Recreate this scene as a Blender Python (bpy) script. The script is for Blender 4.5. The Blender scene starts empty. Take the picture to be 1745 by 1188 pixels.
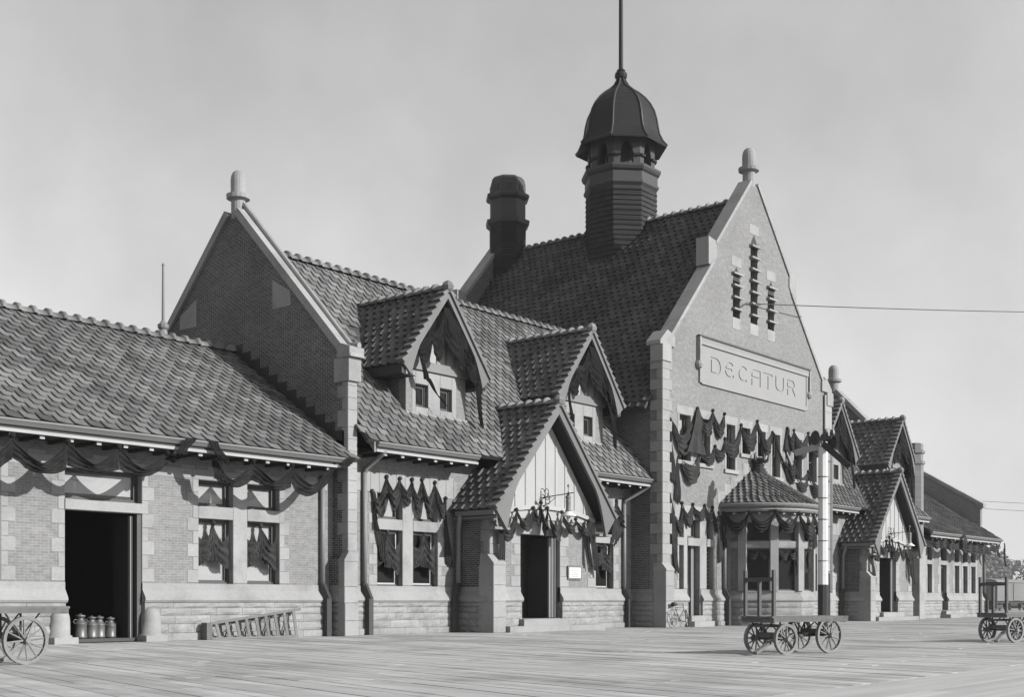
import bpy, bmesh, math, random
import numpy as np
from mathutils import Vector, Matrix
random.seed(11)
R = math.radians
S = bpy.context.scene
COL = S.collection
# ------------------------------------------------------------------ camera
cam_d = bpy.data.cameras.new("camera"); cam = bpy.data.objects.new("camera", cam_d); COL.objects.link(cam)
CAM = Vector((0, -27.5, 1.05)); YAW = R(39.3058)
FWD = Vector((math.cos(YAW), math.sin(YAW), 0)); RGT = Vector((math.sin(YAW), -math.cos(YAW), 0))
cam.location = CAM; cam.rotation_euler = (R(90), 0, R(39.3058 - 90))
cam_d.sensor_width = 36; cam_d.lens = 36 * 2122.4 / 1745
cam_d.shift_y = (1024 - 594) / 1745; cam_d.clip_end = 3000; cam_d.clip_start = .05
S.camera = cam
# ------------------------------------------------------------------ sky and sun
EL = R(24); AZ = R(17)            # sun almost square on to the front, a little to the right
w = bpy.data.worlds.new("World"); S.world = w; w.use_nodes = True
nt = w.node_tree; nt.nodes.clear()
sky = nt.nodes.new("ShaderNodeTexSky"); sky.sky_type = 'NISHITA'; sky.sun_disc = False
sky.sun_elevation = EL; sky.sun_rotation = math.pi - AZ; sky.air_density = 1.0; sky.dust_density = 1.2; sky.ozone_density = 1.0
bw = nt.nodes.new("ShaderNodeRGBToBW"); nt.links.new(sky.outputs[0], bw.inputs[0])
tc = nt.nodes.new("ShaderNodeTexCoord"); cl = nt.nodes.new("ShaderNodeTexNoise")
cl.inputs['Scale'].default_value = 2.6; cl.inputs['Detail'].default_value = 7; cl.inputs['Roughness'].default_value = .55
nt.links.new(tc.outputs['Generated'], cl.inputs['Vector'])
mr = nt.nodes.new("ShaderNodeMapRange"); mr.inputs[1].default_value = .3; mr.inputs[2].default_value = .7
mr.inputs[3].default_value = .78; mr.inputs[4].default_value = 1.20; nt.links.new(cl.outputs[0], mr.inputs[0])
pw_ = nt.nodes.new("ShaderNodeMath"); pw_.operation = 'POWER'; pw_.inputs[1].default_value = .5; nt.links.new(bw.outputs[0], pw_.inputs[0])
sc_ = nt.nodes.new("ShaderNodeMath"); sc_.operation = 'MULTIPLY'; sc_.inputs[1].default_value = 1.3; nt.links.new(pw_.outputs[0], sc_.inputs[0])
mu = nt.nodes.new("ShaderNodeMath"); mu.operation = 'MULTIPLY'
nt.links.new(sc_.outputs[0], mu.inputs[0]); nt.links.new(mr.outputs[0], mu.inputs[1])
bg = nt.nodes.new("ShaderNodeBackground"); bg.inputs[1].default_value = .15
wo = nt.nodes.new("ShaderNodeOutputWorld"); nt.links.new(mu.outputs[0], bg.inputs[0]); nt.links.new(bg.outputs[0], wo.inputs[0])
sd = bpy.data.lights.new("sun", 'SUN'); sun = bpy.data.objects.new("sun", sd); COL.objects.link(sun)
sd.energy = 3.7; sd.angle = R(.6); sd.color = (1, .99, .98)
sun.rotation_euler = Vector((-math.sin(AZ) * math.cos(EL), math.cos(AZ) * math.cos(EL), -math.sin(EL))).to_track_quat('-Z', 'Y').to_euler()
sun.location = (20, -60, 40)
vs = S.view_settings; vs.view_transform = 'Standard'; vs.look = 'None'; vs.gamma = 1; vs.use_curve_mapping = False
vs.exposure = 1.05
S.render.engine = 'CYCLES'

# ------------------------------------------------------------------ materials (an all grey, black-and-white world)
M = {}
def newmat(name):
    m = bpy.data.materials.new(name); m.use_nodes = True; M[name] = m
    t = m.node_tree; b = t.nodes['Principled BSDF']
    return m, t, b
def N(t, typ, **kw):
    n = t.nodes.new(typ)
    for k, v in kw.items(): setattr(n, k, v)
    return n
def math_(t, op, a, b):
    n = N(t, 'ShaderNodeMath', operation=op)
    for i, x in enumerate((a, b)):
        if isinstance(x, (int, float)): n.inputs[i].default_value = x
        elif x is not None: t.links.new(x, n.inputs[i])
    return n.outputs[0]
def rng(t, x, a, b, lo=0., hi=1.):
    n = N(t, 'ShaderNodeMapRange'); t.links.new(x, n.inputs[0])
    n.inputs[1].default_value = lo; n.inputs[2].default_value = hi; n.inputs[3].default_value = a; n.inputs[4].default_value = b
    return n.outputs[0]
def noise(t, vec, sc, det=4, rough=.55):
    n = N(t, 'ShaderNodeTexNoise'); n.inputs['Scale'].default_value = sc; n.inputs['Detail'].default_value = det
    n.inputs['Roughness'].default_value = rough
    if vec is not None: t.links.new(vec, n.inputs['Vector'])
    return n.outputs[0]
def wpos(t): return N(t, 'ShaderNodeNewGeometry').outputs['Position']
def rnd(t):
    g = N(t, 'ShaderNodeNewGeometry'); o = N(t, 'ShaderNodeObjectInfo')
    s = math_(t, 'ADD', g.outputs['Random Per Island'], o.outputs['Random'])
    return math_(t, 'FRACT', s, None)
def mat(name, base, var=.15, sc=1.5, fine=.12, fsc=30, rough=.8, ivar=0., bump=.0, bsc=40, metal=0., stretch=None, spec=.3):
    m, t, b = newmat(name); p = wpos(t)
    if stretch:
        mp = N(t, 'ShaderNodeMapping'); t.links.new(p, mp.inputs[0]); mp.inputs['Rotation'].default_value = (0, 0, stretch[0])
        mp.inputs['Scale'].default_value = stretch[1]; p = mp.outputs[0]
    v = rng(t, noise(t, p, sc), 1 - var, 1 + var, .25, .75)
    v = math_(t, 'MULTIPLY', v, rng(t, noise(t, p, fsc, 3), 1 - fine, 1 + fine, .25, .75))
    if ivar: v = math_(t, 'MULTIPLY', v, rng(t, rnd(t), 1 - ivar, 1 + ivar))
    v = math_(t, 'MULTIPLY', v, base)
    t.links.new(v, b.inputs['Base Color'])
    b.inputs['Roughness'].default_value = rough; b.inputs['Metallic'].default_value = metal
    b.inputs['Specular IOR Level'].default_value = spec
    if bump:
        bp = N(t, 'ShaderNodeBump'); bp.inputs['Strength'].default_value = bump; bp.inputs['Distance'].default_value = .02
        t.links.new(noise(t, p, bsc, 4), bp.inputs['Height']); t.links.new(bp.outputs[0], b.inputs['Normal'])
    return m
mat('stone', .21, .10, .9, .08, 14, .85, .07, .25, 25)
mat('stone_rough', .20, .12, 1.3, .12, 9, .9, .08, .5, 9)
mat('stone_sign', 0.2, .05, .8, .06, 20, .85, 0, .1, 30)
mat('tile', 0.1, .22, .22, .20, 7, .75, .34, .2, 30, spec=.12)
mat('tile_shaded', .055, .25, .3, .2, 7, .7, .34, .2, 30, spec=.18)  # darker copy of tile, deepens the centre roof's shade through its colour
mat('ridge_tile', 0.125, .12, .5, .14, 9, .65, .22, .2, 25)
mat('roof_deck', .035, .1)
mat('trim', 0.14, .08, 1, .08, 20, .6, .08)
mat('trim_light', 0.25, .08, 1, .08, 20, .6, .06)
mat('barge', 0.1, .08, 1, .08, 20, .65, .10)
mat('trim_dark', 0.035, .10, 1, .1, 20, .6, .06)
mat('stucco', 0.26, .06, .8, .06, 25, .9, 0, .2, 60)
mat('soffit', 0.02, .1, 1, .1, 20, .8)
mat('pipe', 0.15, .10, 1, .1, 15, .55, 0)
mat('pipe_dark', 0.035, .2, 1, .1, 15, .5, 0)
mat('dome_metal', .014, .25, .5, .2, 8, .55, 0, .1, 10, spec=.15)
mat('dome_rib', 0.03, .1, .5, .1, 8, .5)
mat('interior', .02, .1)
mat('door_wood', 0.05, .15, 1, .2, 12, .55)
mat('sash_white', 0.32, .06)
mat('sash_dark', 0.055, .15, 1, .15, 14, .6)
mat('blind', 0.25, .06, .7, .05, 9, .9)
mat('iron', .025, .2, 2, .2, 20, .5, spec=.5)
mat('white_paint', 0.48, .08, .7, .07, 12, .55)
mat('black_paint', .02, .1, 1, .1, 10, .5)
mat('cart_wood', 0.1, .16, 1.2, .2, 10, .8, .15)
mat('wheel_paint', 0.14, .14, 3, .15, 20, .7, .12)
mat('ladder_wood', 0.11, .12, 2, .15, 20, .8, .12)
mat('milk_can', 0.1, .25, 4, .2, 30, .45, .2, metal=.3, spec=.5)
mat('paper', 0.42, .04, 2, .03, 20, .9)
mat('chrome', 0.35, .05, 2, .05, 20, .3, metal=.8)
mat('cinder', 0.24, .12, .25, .14, 4, .95, 0, .4, 6)
mat('plank', 0.32, .16, .12, .20, 2.2, .85, .15, .25, 6, stretch=(R(16), (1.6, .12, 1)))
mat('edge_board', 0.34, .14, .15, .16, 2.4, .85, .10, .2, 6, stretch=(0, (.12, 1.6, 1)))
mat('under_deck', .03)
mat('bark', 0.05, .2, 2, .2, 12, .9)
mat('leaf', 0.11, .25, .4, .2, 3, .9, .3)
mat('freight', 0.12, .12, .3, .1, 3, .8)
mat('copper_finial', 0.03, .15, 2, .1, 12, .5)
def add_stain(name, sc, lo, hi, amt):
    t = M[name].node_tree; b = t.nodes['Principled BSDF']; l = b.inputs['Base Color'].links[0]; src = l.from_socket
    v = rng(t, noise(t, wpos(t), sc, 6, .6), 1 - amt, 1., lo, hi); t.links.new(math_(t, 'MULTIPLY', src, v), b.inputs['Base Color'])
add_stain('plank', .35, .36, .52, .28); add_stain('plank', 1.7, .30, .44, .22); add_stain('tile', .5, .34, .5, .3); add_stain('tile_shaded', .45, .36, .52, .4)
add_stain('stone', .8, .34, .48, .22); add_stain('stone_rough', 1.1, .36, .5, .25)
def brick_mat(name, c1, c2, mortar, dirt=.25):
    m, t, b = newmat(name)
    p = wpos(t); sx = N(t, 'ShaderNodeSeparateXYZ'); t.links.new(p, sx.inputs[0])
    u = math_(t, 'ADD', sx.outputs[0], sx.outputs[1])
    cb = N(t, 'ShaderNodeCombineXYZ'); t.links.new(u, cb.inputs[0]); t.links.new(sx.outputs[2], cb.inputs[1])
    br = N(t, 'ShaderNodeTexBrick'); t.links.new(cb.outputs[0], br.inputs['Vector'])
    br.inputs['Scale'].default_value = 1; br.inputs['Brick Width'].default_value = .21; br.inputs['Row Height'].default_value = .068
    br.inputs['Mortar Size'].default_value = .007; br.inputs['Mortar Smooth'].default_value = .25; br.inputs['Bias'].default_value = -.1
    br.inputs['Color1'].default_value = (c1,) * 3 + (1,); br.inputs['Color2'].default_value = (c2,) * 3 + (1,)
    br.inputs['Mortar'].default_value = (mortar,) * 3 + (1,)
    v = rng(t, noise(t, p, .45, 5), 1 - dirt, 1 + dirt, .28, .72)
    v = math_(t, 'MULTIPLY', v, rng(t, noise(t, cb.outputs[0], 6, 2), .85, 1.15, .25, .75))
    bwn = N(t, 'ShaderNodeRGBToBW'); t.links.new(br.outputs[0], bwn.inputs[0])
    t.links.new(math_(t, 'MULTIPLY', bwn.outputs[0], v), b.inputs['Base Color'])
    b.inputs['Roughness'].default_value = .85; b.inputs['Specular IOR Level'].default_value = .25
    bp = N(t, 'ShaderNodeBump'); bp.invert = True; bp.inputs['Strength'].default_value = .5; bp.inputs['Distance'].default_value = .008
    t.links.new(br.outputs['Fac'], bp.inputs['Height']); t.links.new(bp.outputs[0], b.inputs['Normal'])
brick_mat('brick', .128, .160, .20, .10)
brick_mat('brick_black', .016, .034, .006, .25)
brick_mat('brick_shaded', .040, .075, .25, .25)  # darker copy of brick, shade of side and rear walls put into the colour
m, t, b = newmat('glass')
b.inputs['Base Color'].default_value = (.012, .012, .012, 1); b.inputs['Roughness'].default_value = .12; b.inputs['Specular IOR Level'].default_value = .10
m, t, b = newmat('glass_clear')
tr = N(t, 'ShaderNodeBsdfTransparent'); gl = N(t, 'ShaderNodeBsdfGlossy'); gl.inputs['Roughness'].default_value = .05
mx = N(t, 'ShaderNodeMixShader'); mx.inputs[0].default_value = .018
t.links.new(tr.outputs[0], mx.inputs[1]); t.links.new(gl.outputs[0], mx.inputs[2]); t.links.new(mx.outputs[0], t.nodes['Material Output'].inputs[0])
def cloth_mat(name, base, thin):
    m, t, b = newmat(name); p = wpos(t)
    v = math_(t, 'MULTIPLY', rng(t, noise(t, p, 3, 4), .6, 1.4, .3, .7), base)
    t.links.new(v, b.inputs['Base Color']); b.inputs['Roughness'].default_value = .8; b.inputs['Specular IOR Level'].default_value = .06
    b.inputs['Sheen Weight'].default_value = .05 if base > .01 else 0; b.inputs['Sheen Roughness'].default_value = .5
    bp = N(t, 'ShaderNodeBump'); bp.inputs['Strength'].default_value = .55; bp.inputs['Distance'].default_value = .03; t.links.new(noise(t, p, 9, 5, .6), bp.inputs['Height']); t.links.new(bp.outputs[0], b.inputs['Normal'])
    tr = N(t, 'ShaderNodeBsdfTransparent'); mx = N(t, 'ShaderNodeMixShader'); mx.inputs[0].default_value = thin
    t.links.new(b.outputs[0], mx.inputs[1]); t.links.new(tr.outputs[0], mx.inputs[2]); t.links.new(mx.outputs[0], t.nodes['Material Output'].inputs[0])
cloth_mat('crape', .026, .02)
cloth_mat('crape_shaded', .009, 0.)  # darker copy of crape, carries the gable overhang's shade in its colour
cloth_mat('crape_thin', .011, .03)

# ------------------------------------------------------------------ mesh helpers
def tag(o, label=None, cat=None, group=None, kind=None):
    if label: o['label'] = label
    if cat: o['category'] = cat
    if group: o['group'] = group
    if kind: o['kind'] = kind
    return o
def link(name, me, parent=None, m=None):
    o = bpy.data.objects.new(name, me); COL.objects.link(o)
    if m and me is not None and not me.materials: me.materials.append(M[m])
    if parent is not None:
        o.parent = parent
        if parent.type == 'EMPTY' and parent.get('world_parts'): o.matrix_parent_inverse = Matrix.Translation(-parent.location)
    return o
def empty(name, loc=(0, 0, 0), rz=0, world=False):
    o = bpy.data.objects.new(name, None); COL.objects.link(o); o.location = loc; o.rotation_euler = (0, 0, rz)
    o.empty_display_size = .2
    if world: o['world_parts'] = 1
    return o
class MB:
    def __init__(s): s.v = []; s.f = []
    def add(s, v, f):
        n = len(s.v); s.v += [tuple(x) for x in v]; s.f += [tuple(i + n for i in q) for q in f]; return s
    def box(s, x0, x1, y0, y1, z0, z1):
        return s.add([(x0, y0, z0), (x1, y0, z0), (x1, y1, z0), (x0, y1, z0), (x0, y0, z1), (x1, y0, z1), (x1, y1, z1), (x0, y1, z1)],
                     [(0, 3, 2, 1), (4, 5, 6, 7), (0, 1, 5, 4), (1, 2, 6, 5), (2, 3, 7, 6), (3, 0, 4, 7)])
    def bar(s, a, b, w_, h_, up=(0, 0, 1)):
        a = Vector(a); b = Vector(b); d = (b - a).normalized(); u = Vector(up)
        if abs(d.dot(u)) > .98: u = Vector((0, 1, 0))
        x = d.cross(u).normalized(); y = x.cross(d).normalized()
        vs = [p + x * sx * w_ / 2 + y * sy * h_ / 2 for p in (a, b) for sx, sy in ((-1, -1), (1, -1), (1, 1), (-1, 1))]
        return s.add(vs, [(3, 2, 1, 0), (4, 5, 6, 7), (0, 1, 5, 4), (1, 2, 6, 5), (2, 3, 7, 6), (3, 0, 4, 7)])
    def tube(s, pts, r, n=8, caps=True):
        pts = [Vector(p) for p in pts]; rr = r if isinstance(r, (list, tuple)) else [r] * len(pts)
        vs = []; ref = None
        for i, p in enumerate(pts):
            d = (pts[min(i + 1, len(pts) - 1)] - pts[max(i - 1, 0)]).normalized()
            if ref is None: ref = Vector((0, 0, 1)) if abs(d.z) < .9 else Vector((1, 0, 0))
            x = d.cross(ref).normalized(); y = x.cross(d).normalized(); ref = y
            vs += [p + (x * math.cos(2 * math.pi * k / n) + y * math.sin(2 * math.pi * k / n)) * rr[i] for k in range(n)]
        fs = [(i * n + k, i * n + (k + 1) % n, (i + 1) * n + (k + 1) % n, (i + 1) * n + k) for i in range(len(pts) - 1) for k in range(n)]
        if caps: fs += [tuple(range(n))[::-1], tuple((len(pts) - 1) * n + k for k in range(n))]
        return s.add(vs, fs)
    def lathe(s, prof, c=(0, 0, 0), n=16, a0=0., cap=True):
        vs = [(c[0] + r * math.cos(a0 + 2 * math.pi * k / n), c[1] + r * math.sin(a0 + 2 * math.pi * k / n), c[2] + z) for r, z in prof for k in range(n)]
        fs = [(i * n + k, i * n + (k + 1) % n, (i + 1) * n + (k + 1) % n, (i + 1) * n + k) for i in range(len(prof) - 1) for k in range(n)]
        if cap: fs += [tuple(range(n))[::-1], tuple((len(prof) - 1) * n + k for k in range(n))]
        return s.add(vs, fs)
    def prism(s, poly, y0, y1, axis='y'):
        """convex polygon in (x,z) pushed along y (axis y) or in (y,z) pushed along x (axis x)"""
        n = len(poly)
        P = (lambda p, q: (p[0], q, p[1])) if axis == 'y' else (lambda p, q: (q, p[0], p[1]))
        if axis == 'z': P = lambda p, q: (p[0], p[1], q)
        vs = [P(p, y0) for p in poly] + [P(p, y1) for p in poly]
        return s.add(vs, [tuple(range(n)), tuple(range(2 * n - 1, n - 1, -1))] + [(i, i + n, (i + 1) % n + n, (i + 1) % n) for i in range(n)])
    def mesh(s, name, smooth=False):
        me = bpy.data.meshes.new(name); me.from_pydata(s.v, [], s.f)
        bm = bmesh.new(); bm.from_mesh(me); bmesh.ops.recalc_face_normals(bm, faces=bm.faces); bm.to_mesh(me); bm.free()
        if smooth: me.polygons.foreach_set('use_smooth', [True] * len(me.polygons))
        return me
    def build(s, name, m, parent=None, smooth=False): return link(name, s.mesh(name, smooth), parent, m)
def stone(name, m, parent, x0, x1, y0, y1, z0, z1, face='-y', ch=.012):
    """dressed block, chamfered on its outer face"""
    g = MB()
    if face == '-y': fr = lambda a, b, d: (a, y0 + d, b); bk = lambda a, b: (a, y1, b); A = (x0, x1)
    elif face == '-x': fr = lambda a, b, d: (x0 + d, a, b); bk = lambda a, b: (x1, a, b); A = (y0, y1)
    c = min(ch, (A[1] - A[0]) / 3, (z1 - z0) / 3)
    q = [(A[0], z0), (A[1], z0), (A[1], z1), (A[0], z1)]; qi = [(A[0] + c, z0 + c), (A[1] - c, z0 + c), (A[1] - c, z1 - c), (A[0] + c, z1 - c)]
    vs = [bk(*p) for p in q] + [fr(p[0], p[1], c) for p in q] + [fr(p[0], p[1], 0) for p in qi]
    g.add(vs, [(3, 2, 1, 0), (8, 9, 10, 11)] + [(i, (i + 1) % 4, (i + 1) % 4 + 4, i + 4) for i in range(4)] + [(i + 4, (i + 1) % 4 + 4, (i + 1) % 4 + 8, i + 8) for i in range(4)])
    return g.build(name, m, parent)
def rock(name, parent, a0, a1, z0, z1, face='-y', pos=0., depth=.2, bulge=.04):
    """rock-faced block; pos is the plane of its margins"""
    nx, nz = 5, 3; vs = []; fs = []
    for j in range(nz + 1):
        for i in range(nx + 1):
            e = 0 if (i in (0, nx) or j in (0, nz)) else bulge * random.uniform(.35, 1.1)
            u = a0 + (a1 - a0) * i / nx; z = z0 + (z1 - z0) * j / nz
            if 0 < i < nx: u += random.uniform(-.03, .03)
            vs.append((u, pos - e, z) if face == '-y' else (pos - e, u, z))
    for j in range(nz):
        for i in range(nx): k = j * (nx + 1) + i; fs.append((k, k + 1, k + nx + 2, k + nx + 1))
    c = [0, nx, (nx + 1) * nz + nx, (nx + 1) * nz]; n = len(vs)
    for k in c: p = vs[k]; vs.append((p[0], p[1] + depth, p[2]) if face == '-y' else (p[0] + depth, p[1], p[2]))
    ring = [list(range(0, nx + 1)), [nx + (nx + 1) * j for j in range(nz + 1)], [(nx + 1) * nz + i for i in range(nx, -1, -1)], [(nx + 1) * j for j in range(nz, -1, -1)]]
    for q in range(4): fs.append(tuple(ring[q] + [n + (q + 1) % 4, n + q]))
    return MB().add(vs, fs).build(name, 'stone_rough', parent)
def wall(name, m, parent, axis, pos, thick, profile, z0, openings=(), reveal=None):
    """wall panel with a polyline top and rectangular openings (u0,u1,z0,z1)"""
    P = (lambda u, d, z: (u, pos + d, z)) if axis == 'x' else (lambda u, d, z: (pos + d, u, z))
    g = MB(); us = sorted(set([round(p[0], 4) for p in profile] + [round(o[i], 4) for o in openings for i in (0, 1)]))
    us = [u for u in us if profile[0][0] - 1e-6 <= u <= profile[-1][0] + 1e-6]
    def top(u):
        for (a, za), (b, zb) in zip(profile[:-1], profile[1:]):
            if a - 1e-6 <= u <= b + 1e-6 and b > a: return za + (zb - za) * (u - a) / (b - a)
        return profile[-1][1]
    for a, b in zip(us[:-1], us[1:]):
        if b - a < 1e-5: continue
        ta, tb = top(a + 1e-5), top(b - 1e-5); mid = (a + b) / 2
        os_ = sorted([(o[2], o[3]) for o in openings if o[0] < mid < o[1]])
        z = z0; segs = []
        for p, q in os_: segs.append((z, z, p, p)); z = q
        segs.append((z, z, ta, tb))
        for s0a, s0b, s1a, s1b in segs:
            if s1a - s0a < 1e-4 and s1b - s0b < 1e-4: continue
            for d in (0, thick): g.add([P(a, d, s0a), P(b, d, s0b), P(b, d, s1b), P(a, d, s1a)], [(0, 1, 2, 3)])
            g.add([P(a, 0, s1a), P(b, 0, s1b), P(b, thick, s1b), P(a, thick, s1a)], [(0, 1, 2, 3)])
            g.add([P(a, 0, s0a), P(b, 0, s0b), P(b, thick, s0b), P(a, thick, s0a)], [(0, 1, 2, 3)])
    for o in openings:
        for u in o[:2]: g.add([P(u, 0, o[2]), P(u, thick, o[2]), P(u, thick, o[3]), P(u, 0, o[3])], [(0, 1, 2, 3)])
    for u, zt in (profile[0], profile[-1]): g.add([P(u, 0, z0), P(u, thick, z0), P(u, thick, zt), P(u, 0, zt)], [(0, 1, 2, 3)])
    for (a, za), (b, zb) in zip(profile[:-1], profile[1:]):
        if abs(a - b) < 1e-5: g.add([P(a, 0, za), P(a, thick, za), P(a, thick, zb), P(a, 0, zb)], [(0, 1, 2, 3)])
    me = bpy.data.meshes.new(name); me.from_pydata(g.v, [], g.f)
    return link(name, me, parent, m)
# ================================================================== GROUND
ground = MB().add([(-400, -400, -.06), (1500, -400, -.06), (1500, 1500, -.06), (-400, 1500, -.06)], [(0, 1, 2, 3)]).build('ground', 'cinder'); tag(ground, kind='structure')
plat = MB().add([(-14, -21.05, -.035), (112, -21.05, -.035), (112, .5, -.035), (-14, .5, -.035)], [(0, 1, 2, 3)]).build('platform', 'under_deck'); tag(plat, kind='structure')
SK = math.tan(R(16))         # boards run out from the building, skewed a little
PW = .26
boards = []
for i in range(int(122 / PW)):
    xb = -10 + i * PW; y = .45 - random.uniform(.0, 3)
    cuts = [.45]; yy = .45 - random.uniform(2.5, 5.5)
    while yy > -19.5: cuts.append(yy); yy -= random.uniform(4.2, 6.2)
    cuts.append(-21.04)
    for a, b in zip(cuts[:-1], cuts[1:]):
        mid = Vector((xb + SK * (a + b) / 2 + 3, (a + b) / 2, 0)); d = mid - CAM
        boards.append(((d.dot(FWD)), abs(d.dot(RGT) / max(d.dot(FWD), .1)) < .46 and d.dot(FWD) > 3, xb + 3, a, b))
def board_geo(x, a, b):
    g_, dz = .007, random.uniform(-.003, .003)
    w0, w1 = x + g_, x + PW - g_
    t = [(w0 + SK * b, b + .004, dz), (w1 + SK * b, b + .004, dz), (w1 + SK * a, a - .004, dz), (w0 + SK * a, a - .004, dz)]
    return t + [(p[0], p[1], -.03) for p in t], [(0, 1, 2, 3), (0, 4, 5, 1), (1, 5, 6, 2), (2, 6, 7, 3), (3, 7, 4, 0)]
vis = sorted([q for q in boards if q[1]], key=lambda q: q[0]); near = vis[:300]; rest = vis[300:] + [q for q in boards if not q[1]]
for q in near: MB().add(*board_geo(*q[2:])).build('plank', 'plank', plat)
g = MB()
for q in rest: g.add(*board_geo(*q[2:]))
tag(g.build('planks', 'plank', plat), kind='stuff')
edge = MB().add([(-14, -27.9, -.037), (140, -27.9, -.037), (140, -21.06, -.037), (-14, -21.06, -.037)], [(0, 1, 2, 3)]).build('track_crossing', 'cinder'); tag(edge, kind='structure')
y = -21.037
while y > -27.6:
    x = -14 + random.uniform(0, 3)
    wd = random.uniform(.28, .36)
    while x < 80:
        L = random.uniform(4.5, 7); dz = random.uniform(-.002, .001)
        MB().box(x, x + L - .004, y - wd + .003, y, -.033, -.001 + .3 * dz).build('board', 'edge_board', edge)
        x += L
    y -= wd

# ================================================================== STATION
ST = empty('railway_station', (48.45, 4.7, 0), world=True)
tag(ST, 'long brick and stone railway station with steep tiled roofs, DECATUR gable and domed cupola', 'station')
XC = 48.45
# ---- roofs: deck slabs first, tiles are collected and made at the end
TILES = []      # (roof object, matrix)
SL_W = (9.0 - 5.17) / 5.75          # wing slope
SL_M = (12.5 - 5.78) / 5.75         # middle range slope
SL_C = (18.5 - 8.55) / 7.95         # centre block slope
zM = lambda y: 5.78 + (y + 1.05) * SL_M
yM = lambda z: (z - 5.78) / SL_M - 1.05
zC = lambda x: 8.55 + (x - 40.5) * SL_C if x < XC else 8.55 + (2 * XC - 40.5 - x) * SL_C
zW = lambda y: 5.17 + (y + 1.05) * SL_W
TW, TE = .36, .31
def tiles(roof, O, u, v, ul, vl, keep=None, w_=TW, e=TE):
    O = Vector(O); u = Vector(u); v = Vector(v); n = u.cross(v)
    for r in range(int(vl / e) + 1):
        x = -w_ / 2 if r % 2 else 0
        while x < ul - .01:
            if x >= -.01 and x + w_ <= ul + .2 or True:
                p = O + u * x + v * (r * e); c = p + u * w_ / 2 + v * e / 2
                if x > -w_ * .6 and x < ul - w_ * .3 and r * e < vl - .06 and (keep is None or keep(c)):
                    TILES.append((roof, Matrix(((u.x, v.x, n.x, p.x), (u.y, v.y, n.y, p.y), (u.z, v.z, n.z, p.z), (0, 0, 0, 1))), 1 if w_ > .4 else 0))
            x += w_
def slab(name, pts, th=.12, m='roof_deck'):
    """pts: planar convex polygon, thickened downwards along its normal"""
    P = [Vector(p) for p in pts]; nn = (P[1] - P[0]).cross(P[2] - P[0]).normalized()
    if nn.z < 0: nn = -nn
    k = len(P); vs = P + [p - nn * th for p in P]
    return MB().add(vs, [tuple(range(k)), tuple(range(2 * k - 1, k - 1, -1))] + [(i, (i + 1) % k, (i + 1) % k + k, i + k) for i in range(k)]).build(name, m, ST)
RIDGE = []
def ridge_mesh():
    g = MB(); n = 7
    def arc(r, x, dz=0): return [(x, r * math.cos(math.pi * k / (n - 1)), r * math.sin(math.pi * k / (n - 1)) + dz) for k in range(n)]
    rows = [arc(.165, 0), arc(.17, .38), arc(.235, .37, .012), arc(.235, .47, .012), arc(.165, .47)]
    vs = [p for r_ in rows for p in r_]
    fs = [(a * n + k, a * n + k + 1, (a + 1) * n + k + 1, (a + 1) * n + k) for a in (0, 1, 2, 3) for k in range(n - 1)]
    return g.add(vs, fs).mesh('ridge_tile', True)
RM = ridge_mesh(); RM.materials.append(M['ridge_tile'])
def ridge(roof, a, b, step=.46):
    a = Vector(a); b = Vector(b); d = b - a; L = d.length; d.normalize(); s_ = Vector((0, 0, 1)).cross(d).normalized(); up = d.cross(s_)
    k = max(1, round(L / step)); st = L / k
    for i in range(k):
        p = a + d * st * i; o = link('ridge_tile', RM, roof)
        o.matrix_basis = Matrix(((d.x, s_.x, up.x, p.x), (d.y, s_.y, up.y, p.y), (d.z, s_.z, up.z, p.z - .03), (0, 0, 0, 1)))
cW, sW = math.cos(math.atan(SL_W)), math.sin(math.atan(SL_W))
cM, sM = math.cos(math.atan(SL_M)), math.sin(math.atan(SL_M))
cC, sC = math.cos(math.atan(SL_C)), math.sin(math.atan(SL_C))
# left (baggage) wing roof
XL0 = 6.0
rw = slab('wing_roof', [(XL0, -1.05, 5.17), (25.24, -1.05, 5.17), (25.24, 4.7, 9.0), (XL0, 4.7, 9.0)])
slab('rear_roof', [(XL0, 10.4, 5.17), (25.24, 10.4, 5.17), (25.24, 4.7, 8.99), (XL0, 4.7, 8.99)])
tiles(rw, (XL0, -1.05, 5.19), (1, 0, 0), (0, cW, sW), 25.2 - XL0, 5.75 / cW, w_=.42, e=.27)
ridge(rw, (XL0, 4.7, 9.04), (25.2, 4.7, 9.04))
# middle ranges, left and right of the centre block
MR0, MR1 = 25.66, 69.6
def mid_roof(xa, xb, side):
    r = slab('main_roof', [(xa, -1.05, 5.78), (xb, -1.05, 5.78), (xb, 4.7, 12.5), (xa, 4.7, 12.5)])
    slab('rear_roof', [(xa, 10.4, 5.78), (xb, 10.4, 5.78), (xb, 4.7, 12.49), (xa, 4.7, 12.49)])
    return r
rm1 = mid_roof(MR0, 44.0, -1); rm2 = mid_roof(52.9, MR1, 1)
DORM = [29.72, 37.65, 2 * XC - 37.65, 2 * XC - 29.72]
PORCH = [33.68, 2 * XC - 33.68]
def under(c):
    for d in DORM:
        if abs(c.x - d) < 1.35 and 7.0 < c.z < 10.2 and c.y > 0: return True
        if abs(c.x - d) < 1.9 - max(0, c.z - 8.3) * .72 and c.z > 8.4 and c.z < 11: return True
    for p in PORCH:
        if abs(c.x - p) < 2.9 - max(0, c.z - 3.9) * .74: return True
    return False
def keepM(c):
    if under(c): return False
    if c.z < 8.7: return c.x < 41.0 or c.x > 2 * XC - 41.0
    return c.x < 40.6 + (c.z - 8.55) / SL_C or c.x > 2 * XC - 40.6 - (c.z - 8.55) / SL_C
tiles(rm1, (MR0 + .02, -1.05, 5.80), (1, 0, 0), (0, cM, sM), 44 - MR0, 5.75 / cM, keepM, w_=.42, e=.27)
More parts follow.
